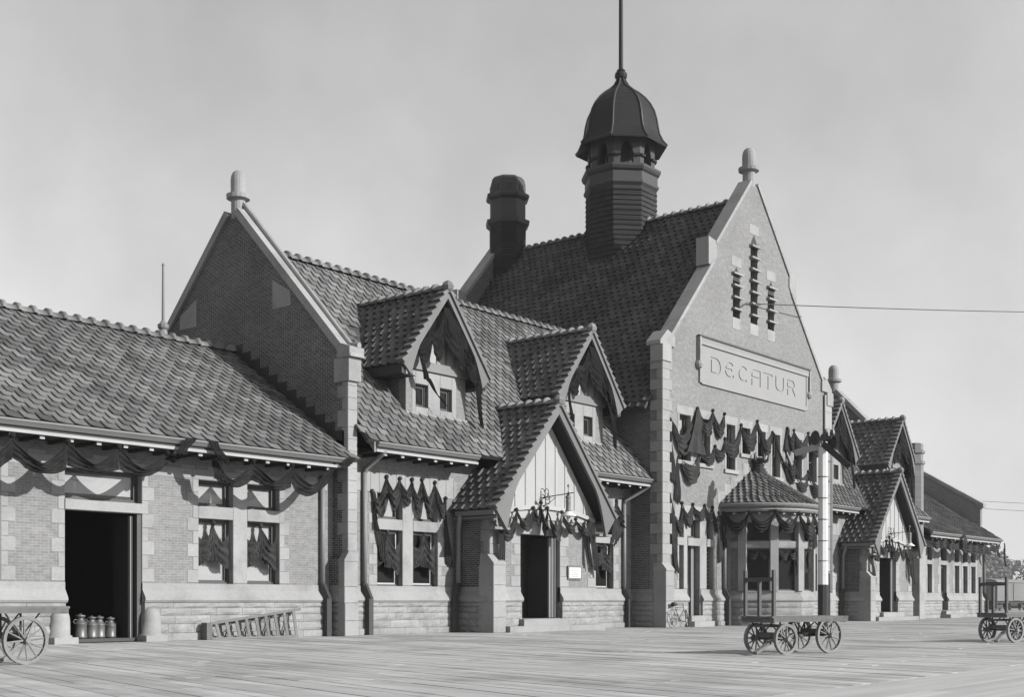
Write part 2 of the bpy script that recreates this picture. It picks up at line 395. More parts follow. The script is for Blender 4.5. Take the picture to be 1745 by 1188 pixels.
tiles(rm2, (52.9, -1.05, 5.80), (1, 0, 0), (0, cM, sM), MR1 - 52.9, 5.75 / cM, keepM, w_=.42, e=.27)
ridge(rm1, (MR0, 4.7, 12.54), (43.4, 4.7, 12.54)); ridge(rm2, (53.5, 4.7, 12.54), (MR1, 4.7, 12.54))
# right wing roof
XR1 = 81.9
rr = slab('wing_roof', [(69.9, -1.05, 5.0), (XR1 - .35, -1.05, 5.0), (XR1 - .35, 4.7, 8.83), (69.9, 4.7, 8.83)])
slab('wing_roof', [(XR1 - .35, -1.05, 5.0), (XR1 + .3, -1.05, 5.0), (XR1 + .3, .2, 5.83), (XR1 - .35, .2, 5.83)])
slab('rear_roof', [(69.9, 10.4, 5.0), (XR1 - .35, 10.4, 5.0), (XR1 - .35, 4.7, 8.82), (69.9, 4.7, 8.82)])
tiles(rr, (69.95, -1.05, 5.02), (1, 0, 0), (0, cW, sW), XR1 - 69.95, 5.75 / cW, lambda c: c.x < XR1 - .3 or c.y < .2, w_=.42, e=.27)
# centre block roof, left slope facing the camera and right slope behind
YB = 12.4
rc = slab('centre_roof', [(40.5, YB, 8.55), (40.5, -.95, 8.55), (XC, -.95, 18.5), (XC, YB, 18.5)])
rc2 = slab('centre_roof', [(2 * XC - 40.5, -.95, 8.55), (2 * XC - 40.5, YB, 8.55), (XC, YB, 18.49), (XC, -.95, 18.49)])
keepC = lambda c: not (c.x > 41.3 and c.z < (12.5 - abs(c.y - 4.7) * SL_M) - .15)
tiles(rc, (40.5, YB, 8.57), (0, -1, 0), (cC, 0, sC), YB + .93, 7.95 / cC, keepC)
tiles(rc2, (2 * XC - 40.5, -.93, 8.57), (0, 1, 0), (-cC, 0, sC), YB + .93, 7.95 / cC)
ridge(rc, (XC, -.9, 18.54), (XC, 4.0, 18.54)); ridge(rc, (XC, 7.1, 18.54), (XC, 11.5, 18.54))
# ---- eaves along the front: gutter, fascia, soffit, rafter tails
def eave(x0, x1, z, roof, first, step=.735, y=-1.05):
    g = MB().prism([(y - .10, z - .02), (y - .12, z - .06), (y - .08, z - .10), (y - .03, z - .16), (y + .03, z - .17), (y + .03, z - .02)], x0, x1, 'x')
    g.build('gutter', 'trim', roof)
    MB().box(x0, x1, y + .01, y + .05, z - .31, z - .235).build('fascia', 'trim_light', roof)
    MB().box(x0 + .02, x1 - .02, y + .04, y + .09, z - .235, z - .16).build('fascia', 'trim_dark', roof)
    MB().box(x0 + .02, x1 - .02, y + .06, .02, z - .30, z - .27).build('soffit', 'soffit', roof)
    MB().box(x0 + .02, x1 - .02, y + .04, y + .10, z - .155, z - .10).build('tilting_fillet', 'trim_dark', roof)
    x = first
    while x < x1 - .1:
        if x > x0 + .05:
            MB().box(x - .05, x + .05, y + .13, .05, z - .38, z - .302).build('rafter_tail', 'soffit', roof); MB().box(x - .06, x + .06, y + .09, y + .129, z - .395, z - .312).build('rafter_end', 'trim_light', roof)  # one rafter in two colours: under-eave shade painted dark, sunlit end pale
        x += step
eave(XL0, 24.98, 5.17, rw, 14.61 - .735 * 10)
eave(26.0, 30.6, 5.78, rm1, 26.45); eave(36.9, 40.95, 5.78, rm1, 37.3)
eave(2 * XC - 40.95, 60.2, 5.78, rm2, 56.3); eave(66.4, 69.75, 5.78, rm2, 66.9)
eave(70.0, XR1 + .3, 5.0, rr, 70.4)
# verge boards at the two free ends of the middle eaves
for xa in (25.95, 69.72):
    g = MB().prism([(-1.03, 5.45), (-1.03, 5.74), (.9, 5.74 + 1.93 * SL_M), (.9, 5.45 + 1.93 * SL_M)], xa - .04, xa + .03, 'x')
    g.build('verge_board', 'trim', rm1 if xa < 40 else rm2)
# lower left roof corner: soffit wedge under the verge
# ---- front walls
def jambs(parent, x0, x1, z0, z1, y=0., wide=.36, narrow=.18, h_=.33, right=True, left=True):
    k = max(2, round((z1 - z0) / h_)); hh = (z1 - z0) / k
    for i in range(k):
        wv = wide if i % 2 == 0 else narrow
        if left: stone('jamb_stone', 'stone', parent, x0 - wv, x0 + .004, y - .016, y + .16, z0 + i * hh + .002, z0 + (i + 1) * hh - .002)
        if right: stone('jamb_stone', 'stone', parent, x1 - .004, x1 + wv, y - .016, y + .16, z0 + i * hh + .002, z0 + (i + 1) * hh - .002)
def quoins(parent, x, y0, z0, z1, face='-y', wide=.42, narrow=.24, h_=.34, sgn=1, swap=0):
    k = max(1, round((z1 - z0) / h_)); hh = (z1 - z0) / k
    for i in range(k):
        wv = wide if (i + swap) % 2 == 0 else narrow
        a, b_ = (x, x + wv) if sgn > 0 else (x - wv, x)
        if face == '-y': stone('quoin_stone', 'stone', parent, a, b_, y0 - .018, y0 + .12, z0 + i * hh + .002, z0 + (i + 1) * hh - .002)
        else: stone('quoin_stone', 'stone', parent, y0 - .018, y0 + .12, a, b_, z0 + i * hh + .002, z0 + (i + 1) * hh - .002, '-x')
def courses(parent, x0, x1, y=0., gaps=(), face='-y', detail=True):
    """rock-faced plinth, moulded water table and sill course"""
    segs = []; a = x0
    for p, q in sorted(gaps): segs.append((a, p)); a = q
    segs.append((a, x1))
    ax = 'x' if face == '-y' else 'y'
    for a, b_ in segs:
        if b_ - a < .1: continue
        prof = [(y - .03, 1.50), (y - .03, 1.33), (y - .16, 1.13), (y - .17, 1.06), (y - .13, 1.0), (y + .1, 1.0), (y + .1, 1.50)]
        if face == '-y': MB().prism(prof, a - .02, b_ + .02, 'x').build('water_table', 'stone', parent)
        else: MB().prism(prof, a, b_, 'y').build('water_table', 'stone', parent)
        zs = [0, .2, .44, .66, .85, .998]
        for j in range(5):
            u = a; first = True
            while u < b_ - .05:
                L = random.uniform(.75, 1.35) if detail else 1.6
                if first: L *= random.uniform(.5, 1); first = False
                if b_ - (u + L) < .35: L = b_ - u
                rock('plinth_stone', parent, u + .004, u + L - .004, zs[j] + .004, zs[j + 1] - .004, face, y - (.10 if j else .15), .22, .034 if j else .01)
                u += L
def frieze(parent, x0, x1, z0, z1, y=0., step=.38):
    x = x0; i = 0
    while x < x1 - .02:
        L = min(step, x1 - x); stone('frieze_stone', 'stone', parent, x + .002, x + L - .002, y - .016, y + .1, z0, z1 - (.10 if i % 2 else 0)); x += L; i += 1
def window(x0, x1, z0, z1, y, style='dark', recess=.2, blind=None, rail=True, face='-y', bars=0):
    f = .055; d0, d1 = y + recess, y + recess + .06
    col = {'dark': 'sash_dark', 'white': 'sash_white', 'trim': 'trim'}[style]
    g = MB().box(x0, x1, d0, d1, z1 - f, z1).box(x0, x1, d0, d1, z0, z0 + f).box(x0, x0 + f, d0, d1, z0 + f, z1 - f).box(x1 - f, x1, d0, d1, z0 + f, z1 - f)
    wn = g.build('window', 'sash_dark', ST)
    a, b_ = x0 + f, x1 - f; za, zb = z0 + f, z1 - f; zm = (za + zb) / 2
    def sash(zl, zh, dy):
        s_ = .05; e0, e1 = d0 + dy, d0 + dy + .035
        MB().box(a, b_, e0, e1, zh - s_, zh).box(a, b_, e0, e1, zl, zl + s_).box(a, a + s_, e0, e1, zl + s_, zh - s_).box(b_ - s_, b_, e0, e1, zl + s_, zh - s_).build('sash', col, wn)
        MB().box(a + s_, b_ - s_, e0 + .012, e0 + .018, zl + s_, zh - s_).build('pane', 'glass_clear' if blind else 'glass', wn)
    if rail and zb - za > 1.0: sash(zm, zb, .02); sash(za, zm + .05, .06)
    else: sash(za, zb, .03)
    for k in range(bars):
        zz = za + (zb - za) * (k + 1) / (bars + 1); MB().box(a, b_, d0 - .03, d0 - .01, zz - .012, zz + .012).build('guard_bar', 'sash_white', wn)
    if blind: MB().box(a, b_, d0 + .12, d0 + .13, za + (zb - za) * (1 - blind), zb).build('blind', 'blind', wn)
    MB().box(x0 - .1, x1 + .1, y + .345, y + .36, z0 - .1, z1 + .1).build('room_shade', 'interior', wn)
    return wn
# left wing
ops = [(16.48, 18.65, .02, 3.27), (16.48, 18.65, 3.52, 4.3), (20.39, 21.54, 1.5, 3.25), (22.02, 23.17, 1.5, 3.25), (20.39, 21.54, 3.58, 4.28), (22.02, 23.17, 3.58, 4.28)]
wl = wall('wing_wall', 'brick', ST, 'x', 0, .35, [(XL0, 5.0), (25.21, 5.0)], 0, ops)
courses(wl, XL0 + 6, 25.0, 0, [(16.46, 18.67)])
jambs(wl, 16.48, 18.65, 1.52, 4.3); jambs(wl, 20.39, 23.17, 1.52, 4.28); jambs(wl, 12.9, 14.85, 1.52, 4.28, left=False)
stone('mullion', 'stone', wl, 21.537, 22.023, -.014, .17, 1.52, 4.28)
stone('transom', 'stone', wl, 20.39, 21.535, -.02, .17, 3.247, 3.583); stone('transom', 'stone', wl, 22.025, 23.17, -.02, .17, 3.247, 3.583)
stone('lintel', 'stone', wl, 16.47, 18.66, -.05, .17, 3.267, 3.523)
x = 12.0
for xa, xb in ((12.0, 13.5), (13.5, 15), (15, 16.4), (16.4, 18.75), (18.75, 20.2), (20.2, 21.78), (21.78, 23.4), (23.4, 24.2), (24.2, 24.99)):
    stone('lintel_stone', 'stone', wl, xa + .003, xb - .003, -.014, .1, 4.285, 4.56)
for i in range(15): stone('frieze_stone', 'stone', wl, 12.1 + i * .86, 12.1 + i * .86 + .43, -.012, .1, 4.561, 4.66)
for a, b_ in ((20.39, 21.54), (22.02, 23.17)):
    window(a, b_, 1.5, 3.25, 0, 'dark', blind=1.); window(a, b_, 3.58, 4.28, 0, 'dark', blind=1., rail=False)
window(16.48, 18.65, 3.52, 4.3, 0, 'dark', blind=1., rail=False)
# baggage room behind the wide door
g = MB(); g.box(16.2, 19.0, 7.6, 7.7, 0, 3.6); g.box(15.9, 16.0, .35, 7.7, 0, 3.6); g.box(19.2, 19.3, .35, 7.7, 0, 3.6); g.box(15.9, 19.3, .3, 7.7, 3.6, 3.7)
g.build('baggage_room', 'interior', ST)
MB().box(15.9, 19.3, .0, 7.7, -.03, .10).build('baggage_floor', 'pipe_dark', ST)
d = MB().box(18.40, 18.45, .10, .9, .1, 3.2).build('door', 'interior', ST)
MB().box(18.37, 18.40, .10, .20, .05, 3.2).build('door_edge', 'trim', d)
MB().box(18.52, 18.64, .02, .16, .02, 3.27).build('door_frame', 'sash_dark', ST); MB().box(16.48, 16.56, .2, .3, .02, 3.27).build('door_frame', 'sash_dark', ST)
# rounded guard stones either side of the baggage door
for xg, sg in ((16.30, 1), (18.83, -1)):
    prof = [(.30, 0), (.30, .2), (.255, .205), (.25, .55), (.235, .68), (.19, .79), (.11, .855), (0.02, .875)]
    gs = MB().lathe([(r_, z_) for r_, z_ in prof], (xg - sg * .02, -.10, 0), 16).mesh('guard_stone', True)
    link('guard_stone', gs, wl, 'stone')
    MB().box(xg - .33, xg + .30, -.42, .05, 0, .16).build('guard_stone_base', 'stone', wl)
# middle wall, left of centre
def mid_wall(x0, x1, ops_, front=True):
    return wall('front_wall', 'brick', ST, 'x', 0, .35, [(x0, 5.7), (x1, 5.7)], 0, ops_)
ops = [(27.03, 28.15, 1.5, 3.25), (28.62, 29.78, 1.5, 3.25), (27.03, 28.15, 3.58, 4.38), (28.62, 29.78, 3.58, 4.38),
       (37.58, 38.70, 1.5, 3.25), (38.72 + .0, 39.78, 1.5, 3.25), (37.58, 38.70, 3.58, 4.38), (38.72, 39.78, 3.58, 4.38)]
wm = mid_wall(25.5, 41.05, ops[:4] + [(38.6, 39.78, 1.5, 3.25), (38.6, 39.78, 3.58, 4.38)])
courses(wm, 25.56, 30.75); courses(wm, 36.62, 41.0)
jambs(wm, 27.03, 29.78, 1.52, 4.38); stone('mullion', 'stone', wm, 28.147, 28.623, -.014, .17, 1.52, 4.38)
stone('transom', 'stone', wm, 27.03, 28.145, -.02, .17, 3.247, 3.583); stone('transom', 'stone', wm, 28.625, 29.78, -.02, .17, 3.247, 3.583)
jambs(wm, 38.6, 39.78, 1.52, 4.38); stone('transom', 'stone', wm, 38.6, 39.78, -.02, .17, 3.247, 3.583)
frieze(wm, 25.6, 30.7, 4.385, 5.08); frieze(wm, 36.65, 40.98, 4.385, 5.08)
for a, b_ in ((27.03, 28.15), (28.62, 29.78)):
    window(a, b_, 1.5, 3.25, 0, 'white'); window(a, b_, 3.58, 4.38, 0, 'dark', blind=1., rail=False)
window(38.6, 39.78, 1.5, 3.25, 0, 'white'); window(38.6, 39.78, 3.58, 4.38, 0, 'dark', rail=False)
# middle wall, right of centre, and right wing
ops = [(57.2, 58.38, 1.5, 3.25), (57.2, 58.38, 3.58, 4.38), (67.0, 68.3, 1.5, 3.25), (67.0, 68.3, 3.58, 4.38)]
wm2 = wall('front_wall', 'brick', ST, 'x', 0, .35, [(2 * XC - 41.05, 5.7), (69.7, 5.7)], 0, ops)
courses(wm2, 2 * XC - 41.0, 60.3, detail=False); courses(wm2, 66.2, 69.6, detail=False)
for o in (ops[0], ops[2]):
    jambs(wm2, o[0], o[1], 1.52, 4.38, h_=.48); stone('transom', 'stone', wm2, o[0], o[1], -.02, .17, 3.247, 3.583)
    window(o[0], o[1], 1.5, 3.25, 0, 'white'); window(o[0], o[1], 3.58, 4.38, 0, 'dark', rail=False)
frieze(wm2, 2 * XC - 40.98, 60.25, 4.385, 5.08); frieze(wm2, 66.2, 69.6, 4.385, 5.08)
WR = [(70.72, 71.5), (72.1, 72.88), (76.6, 77.42), (78.05, 78.88), (79.5, 80.35)]
ops = [(a, b_, z0, z1) for a, b_ in WR for z0, z1 in ((1.48, 3.2), (3.45, 4.2))] + [(74.3, 75.25, .46, 3.2), (74.3, 75.25, 3.45, 4.2)]
wr = wall('wing_wall', 'brick', ST, 'x', 0, .35, [(69.7, 4.9), (XR1, 4.9)], 0, ops)
courses(wr, 69.75, XR1, 0, [(74.28, 75.27)], detail=False)
for a, b_ in WR:
    jambs(wr, a, b_, 1.5, 4.2, wide=.30, narrow=.26, h_=.9); stone('transom', 'stone', wr, a, b_, -.02, .17, 3.197, 3.453)
    window(a, b_, 1.48, 3.2, 0, 'white', rail=False); window(a, b_, 3.45, 4.2, 0, 'dark', rail=False)
jambs(wr, 74.3, 75.25, 1.5, 4.2, wide=.5, narrow=.34, h_=.6); stone('transom', 'stone', wr, 74.3, 75.25, -.02, .17, 3.197, 3.453)
dd = MB().box(74.3, 75.25, .22, .28, .46, 3.2).build('door', 'door_wood', ST); MB().box(74.42, 75.13, .20, .218, 1.6, 3.0).build('pane', 'glass', dd)
window(74.3, 75.25, 3.45, 4.2, 0, 'dark', rail=False)
MB().box(73.9, 75.6, -.75, .2, 0, .22).box(74.1, 75.4, -.42, .2, .22, .44).build('steps', 'stone', ST)
for i in range(12): stone('lintel_stone', 'stone', wr, 69.8 + i, 70.79 + i, -.016, .1, 4.21, 4.6)
# back walls close the building
g = MB().box(XL0, 25.2, 9.0, 9.35, 0, 5.6).box(25.0, 72, 9.1, 9.4, 0, 6.2).box(69.6, XR1, 9.0, 9.35, 0, 5.6).box(XL0, XL0 + .3, .36, 9.0, 0, 5.0)
g.build('rear_wall', 'brick_shaded', ST)
MB().add([(XL0, 4.7, 8.9), (XL0, -.2, 5.2), (XL0, 9.6, 5.2)], [(0, 1, 2)]).build('end_gable', 'brick_shaded', ST)
# ---- cross gables closing the middle ranges
def coping(parent, a, b, y0, y1, axis, th=.26, n=5, over=.08, m='stone'):
    """line of coping stones from a to b (u,z); slab above the line"""
    du, dz = b[0] - a[0], b[1] - a[1]; L = math.hypot(du, dz); nu, nz = -dz / L, du / L
    if nz < 0: nu, nz = -nu, -nz
    for i in range(n):
        p = (a[0] + du * i / n, a[1] + dz * i / n); q = (a[0] + du * (i + 1) / n, a[1] + dz * (i + 1) / n)
        e = .004; p = (p[0] + du / L * e, p[1] + dz / L * e); q = (q[0] - du / L * e, q[1] - dz / L * e)
        poly = [p, q, (q[0] + nu * th, q[1] + nz * th), (p[0] + nu * th, p[1] + nz * th)]
        MB().prism(poly, y0 - over, y1 + over, 'y' if axis == 'y' else 'x').build('coping_stone', m, parent)
def finial(parent, c, z, r=.3, hh=1.4):
    prof = [(r * .95, 0), (r * .95, hh * .38), (r * 1.55, hh * .42), (r * 1.6, hh * .50), (r, hh * .53), (r * 1.02, hh * .80), (r * .95, hh * .88), (r * .74, hh * .95), (r * .4, hh * .99), (.02, hh)]
    return MB().lathe(prof, (c[0], c[1], z), 16).build('finial', 'stone', parent)
gp = [(-.54, 8.15), (4.7, 13.55), (10.02, 8.15)]
gw = wall('gable_wall', 'brick_shaded', ST, 'y', 25.22, .42, gp, 0)
coping(gw, (-.45, 8.25), (4.55, 13.42), 25.2, 25.64, 'x', .24, 6); coping(gw, (4.85, 13.42), (9.85, 8.25), 25.2, 25.64, 'x', .24, 6)
MB().tube([(25.5, -.46, 8.62), (25.5, 4.5, 13.79)], .085, 8).build('coping_roll', 'stone', gw)
MB().tube([(25.5, -.82, 8.56), (25.5, -.46, 8.62)], .085, 8).build('coping_roll', 'stone', gw)
finial(gw, (25.43, 4.7), 13.3, .24, 1.6)
# kneeler and pier
MB().prism([(-.80, 8.2), (-.25, 8.2), (-.25, 8.66), (-.45, 8.62), (-.80, 8.5)], 25.13, 25.72, 'x').build('kneeler', 'stone', gw)
MB().add([(25.10, -.86, 8.2), (25.74, -.86, 8.2), (25.74, -.5, 8.2), (25.10, -.5, 8.2), (25.43, -.68, 8.6), (25.43, -.5, 8.6)], [(0, 1, 4), (1, 2, 5, 4), (3, 0, 4, 5), (2, 3, 5)]).build('kneeler_cap', 'stone', gw)
pier = MB().box(25.2, 25.58, -.64, -.545, 0, 7.75).build('pier', 'stone', ST)
stone('pier_cap', 'stone', pier, 25.16, 25.66, -.74, -.1, 7.5, 8.2)
zz = 2.5; i = 0
while zz < 7.4:
    hh = .36 if i % 3 else .5
    stone('quoin_stone', 'stone', pier, 25.195, 25.3, -.63, -.40 + .20 * (i % 2), zz + .002, min(zz + hh, 7.498) - .002, '-x')
    stone('pier_stone', 'stone', pier, 25.203, 25.575, -.66, -.6, zz + .002, min(zz + hh, 7.498) - .002); zz += hh; i += 1
for z0, z1, yy in ((0, .45, -.72), (.45, .97, -.72), (.97, 1.45, -.70), (1.45, 2.2, -.69)):
    stone('pier_stone', 'stone', pier, 25.03, 25.58, yy, -.44, z0 + .002, z1 - .002, ch=.015)
MB().prism([(25.02, 2.2), (25.02, 2.24), (25.2, 2.5), (25.59, 2.5), (25.59, 2.2)], -.70, -.44, 'y').build('weathering', 'stone', pier)
MB().box(25.06, 25.21, -.438, -.02, 1.5, 2.3).build('buttress', 'brick_shaded', pier)
MB().prism([(25.05, 1.5), (25.05, 1.33), (24.96, 1.13), (24.95, 1.06), (24.98, 1.0), (25.21, 1.0), (25.21, 1.5)], -.438, -.02, 'y').build('water_table', 'stone', pier)
for j_, (z0, z1) in enumerate(((0, .2), (.2, .44), (.44, .66), (.66, .85), (.85, .998))): rock('plinth_stone', pier, -.438, -.12, z0 + .004, z1 - .004, '-x', 25.03, .18, .04)
# stone blocks let into the gable brickwork
for (ya, yb, za, zb) in ((1.9, 2.75, 10.1, 10.75), (6.6, 7.5, 10.1, 10.75), (.3, .8, 8.0, 8.9)):
    if zb < 10: continue
    s_ = MB(); g2 = [(ya, za), (yb, za), (yb, zb + .25 if ya < 4 else zb - .2), (ya, zb - .2 if ya < 4 else zb + .25)]
    s_.prism(g2, 25.205, 25.3, 'x').build('gable_block', 'stone', gw)
# stepped flashing where the wing roof meets the gable
k = 12
for i in range(k):
    y0 = -.50 + i * .43; stone('flashing', 'black_paint', gw, 25.195, 25.26, y0, y0 + .445, zW(y0) - .1, zW(y0 + .43) + .24, '-x', .004)
# right cross gable with chimney
gw2 = wall('gable_wall', 'brick_shaded', ST, 'y', 69.3, .6, gp, 0)
coping(gw2, (-.45, 8.25), (4.55, 13.42), 69.3, 69.9, 'x', .24, 6); coping(gw2, (4.85, 13.42), (9.85, 8.25), 69.3, 69.9, 'x', .24, 6)
finial(gw2, (69.6, 4.7), 13.35, .30, 1.75)
ch2 = MB().lathe([(.47, 0), (.47, 8.75), (.56, 8.8), (.56, 8.95), (.45, 9.0), (.45, 9.35), (.56, 9.42), (.56, 9.55), (.46, 9.6), (.46, 9.95), (.3, 10.0), (.3, 9.9)], (69.35, -.35, 0), 8, R(22.5)).build('chimney', 'brick', ST)
MB().box(68.9, 69.8, -.8, 0, 0, 4.4).build('chimney_base', 'stone', ch2)
# far end gable parapet
wall('end_gable', 'brick', ST, 'y', XR1 - .35, .35, [(.1, 7.15), (4.7, 9.9), (9.3, 7.15)], 0)
eg = bpy.context.scene.objects['end_gable.001'] if 'end_gable.001' in bpy.data.objects else None
coping(wr, (.0, 7.12), (4.7, 9.92), XR1 - .35, XR1, 'x', .22, 5); MB().box(XR1 - .45, XR1 + .1, -.12, .35, 7.05, 7.28).build('kneeler', 'stone', wr)
# ================================================================== centre block
YF = -1.4
CP = [(41.0, 11.2), (41.6, 11.2), (45.05, 15.0), (45.05, 15.6), (48.2, 19.1), (48.7, 19.1), (51.85, 15.6), (51.85, 15.0), (55.3, 11.2), (55.9, 11.2)]
UPW = [(42.34, 43.2, 6.62, 8.46), (43.9, 44.72, 6.62, 8.46), (46.05, 46.8, 6.55, 8.46), (47.4, 48.12, 7.33, 8.46), (48.78, 49.5, 7.33, 8.46), (50.1, 50.88, 6.55, 8.46), (52.2, 53.02, 6.6, 8.46), (53.7, 54.56, 6.6, 8.46)]
SLIT = [(48.14, 48.76, 13.05, 16.3), (46.6, 47.2, 13.05, 14.6), (49.7, 50.3, 13.05, 14.6)]
GRD = [(42.30, 42.66, 1.5, 3.25), (42.93, 43.9, .44, 3.25), (44.42, 44.95, 1.5, 3.25), (42.30, 42.66, 3.56, 4.3), (42.93, 43.9, 3.56, 4.3), (44.42, 44.95, 3.56, 4.3),
       (51.95, 52.48, 1.5, 3.25), (53.0, 53.97, 1.5, 3.25), (54.24, 54.6, 1.5, 3.25), (53.0, 53.97, 3.56, 4.3), (54.24, 54.6, 3.56, 4.3), (51.95, 52.48, 3.56, 4.3)]
BAYOP = [(46.4, 50.5, .3, 4.7)]
wc = wall('centre_front_wall', 'brick', ST, 'x', YF, .5, CP, 0, UPW + SLIT + GRD + BAYOP)
wall('centre_rear_wall', 'brick_shaded', ST, 'x', YB, .5, CP, 0)
cs = wall('centre_side_wall', 'brick_shaded', ST, 'y', 41.0, .4, [(YF + .502, 8.7), (YB, 8.7)], 0)
wall('centre_side_wall', 'brick', ST, 'y', 55.5, .4, [(YF + .5, 8.7), (YB, 8.7)], 0)
wall('centre_rear_wall', 'brick_shaded', ST, 'x', -.92, .02, [(40.9, 8.6), (41.6, 11.2), (45.05, 15.0), (48.45, 18.9), (51.85, 15.0), (55.3, 11.2), (56.0, 8.6)], 8.55)
def centre_coping(y0, y1, par):
    coping(par, (41.7, 11.35), (44.98, 14.96), y0, y1, 'y', .15, 5, .07); coping(par, (45.2, 15.78), (48.22, 19.14), y0, y1, 'y', .15, 4, .07)
    coping(par, (51.92, 14.96), (55.2, 11.35), y0, y1, 'y', .15, 5, .07); coping(par, (48.68, 19.14), (51.7, 15.78), y0, y1, 'y', .15, 4, .07)
    for sg in (-1, 1):
        q = [(-3.92, 14.86), (-3.60, 14.86), (-3.25, 15.3), (-3.25, 15.75), (-3.32, 15.92), (-3.92, 16.0)]
        MB().prism([(XC + sg * -p[0], p[1]) for p in q], y0 - .05, y1 + .05, 'y').build('shoulder_stone', 'stone', par)
        q = [(-7.62, 11.0), (-6.55, 11.0), (-6.55, 11.45), (-7.1, 11.62), (-7.62, 11.15)]
        MB().prism([(XC + sg * -p[0], p[1]) for p in q], y0 - .08, y1 + .08, 'y').build('kneeler', 'stone', par)
centre_coping(YF, YF + .5, wc)
wrear = wall('rear_parapet', 'brick_shaded', ST, 'x', YB + .5, .05, CP, 8)
centre_coping(YB, YB + .5, wrear)
finial(wc, (XC, YF + .25), 19.0, .285, 1.75)
for sg in (-1, 1): finial(wc, (XC + sg * 7.35, YF + .2), 11.05, .13, .75) if sg > 0 else None
# corner piers
for sg in (-1, 1):
    x0, x1 = (40.92, 41.45) if sg < 0 else (2 * XC - 41.45, 2 * XC - 40.92)
    pc = MB().box(x0 + .02, x1 - .02, YF - .10, YF + .04, 0, 10.95).build('pier', 'stone', ST)
    stone('pier_cap', 'stone', pc, x0 - .06, x1 + .06, YF - .17, YF + .40, 10.35, 10.99)
    zz = 2.45; i = 0
    while zz < 10.3:
        hh = .40
        wv = .22 if i % 2 else -.08
        if sg < 0: stone('quoin_stone', 'stone', pc, x0 + .0, x0 + .3, YF - .08, YF + .24 + wv, zz + .002, zz + hh - .002, '-x'); stone('quoin_stone', 'stone', pc, x0 + .012, x1 + (.16 if i % 2 else 0), YF - .118, YF - .05, zz + .002, zz + hh - .002)
        elif i % 2: stone('quoin_stone', 'stone', pc, x0 - .2, x1, YF - .118, YF - .05, zz + .002, zz + 2 * hh - .002)
        zz += hh; i += 1
    for z0, z1 in ((0, .5), (.5, 1.02), (1.02, 1.6), (1.6, 2.2)): stone('pier_stone', 'stone', pc, x0 - .03, x1 + .02, YF - .30, YF + .28, z0 + .002, z1 - .002, ch=.015)
    MB().prism([(YF - .32, 2.2), (YF - .32, 2.26), (YF - .10, 2.52), (YF + .26, 2.52), (YF + .29, 2.2)], x0 - .04, x1 + .03, 'x').build('weathering', 'stone', pc)
# side wall plinth, between pier and middle range
for j, (z0, z1) in enumerate(((0, .2), (.2, .44), (.44, .66), (.66, .85), (.85, .998))):
    rock('plinth_stone', cs, YF + .30, -.1, z0 + .004, z1 - .004, '-x', 40.9, .2, .05)
MB().prism([(40.97, 1.5), (40.97, 1.33), (40.84, 1.13), (40.83, 1.06), (40.87, 1.0), (41.1, 1.0), (41.1, 1.5)], YF + .30, -.04, 'y').build('water_table', 'stone', cs)
courses(wc, 41.52, 46.2, YF, [(42.86, 43.97)]); courses(wc, 50.7, 55.38, YF, detail=False)
for o in UPW:
    jambs(wc, o[0], o[1], o[2], o[3], YF, .16, .12, .5)
    stone('sill', 'stone', wc, o[0] - .22, o[1] + .22, YF - .09, YF + .2, o[2] - .16, o[2] + .003); stone('lintel', 'stone', wc, o[0] - .2, o[1] + .2, YF - .016, YF + .2, o[3] - .003, o[3] + .34)
    window(o[0], o[1], o[2], o[3], YF, 'dark', .22, blind=(.45 if o[0] not in (42.34, 50.1) else .8), rail=True)
for o in GRD:
    if o[0] == 42.93 and o[2] < 1: continue
    window(o[0], o[1], o[2], o[3], YF, 'dark' if o[3] > 4 else 'trim', .22, blind=(1. if o[3] > 4 and o[0] < 50 else None), rail=False, bars=(9 if o[3] < 4 and (o[1] - o[0]) < .6 else 0))
for a, b_ in ((42.66, 42.93), (43.9, 44.42), (52.48, 53.0), (53.97, 54.24)): stone('mullion', 'stone', wc, a - .003, b_ + .003, YF - .014, YF + .2, 1.52, 4.3)
for a, b_ in ((42.12, 42.66), (42.93, 43.9), (44.42, 45.15)): stone('transom', 'stone', wc, a, b_, YF - .05, YF + .2, 3.247, 3.563)
jambs(wc, 42.30, 44.95, 1.52, 4.3, YF, .2, .12); jambs(wc, 51.95, 54.6, 1.52, 4.3, YF, .2, .12, .5)
for i in range(5): stone('lintel_stone', 'stone', wc, 42.0 + i * .72, 42.712 + i * .72, YF - .015, YF + .15, 4.303, 4.85)
dc = MB().box(42.95, 43.88, YF + .30, YF + .36, .44, 3.25).build('door', 'door_wood', ST)
for k in range(3): MB().box(43.05 + k * .27, 43.21 + k * .27, YF + .285, YF + .30, 1.7, 3.1).build('pane', 'glass', dc)
MB().box(43.55, 43.75, YF + .2, YF + .3, .44, 3.25).build('door_edge', 'trim', dc)
MB().box(42.6, 44.15, YF - .55, YF + .3, 0, .22).box(42.86, 43.97, YF - .25, YF + .3, .22, .44).build('steps', 'stone', ST)
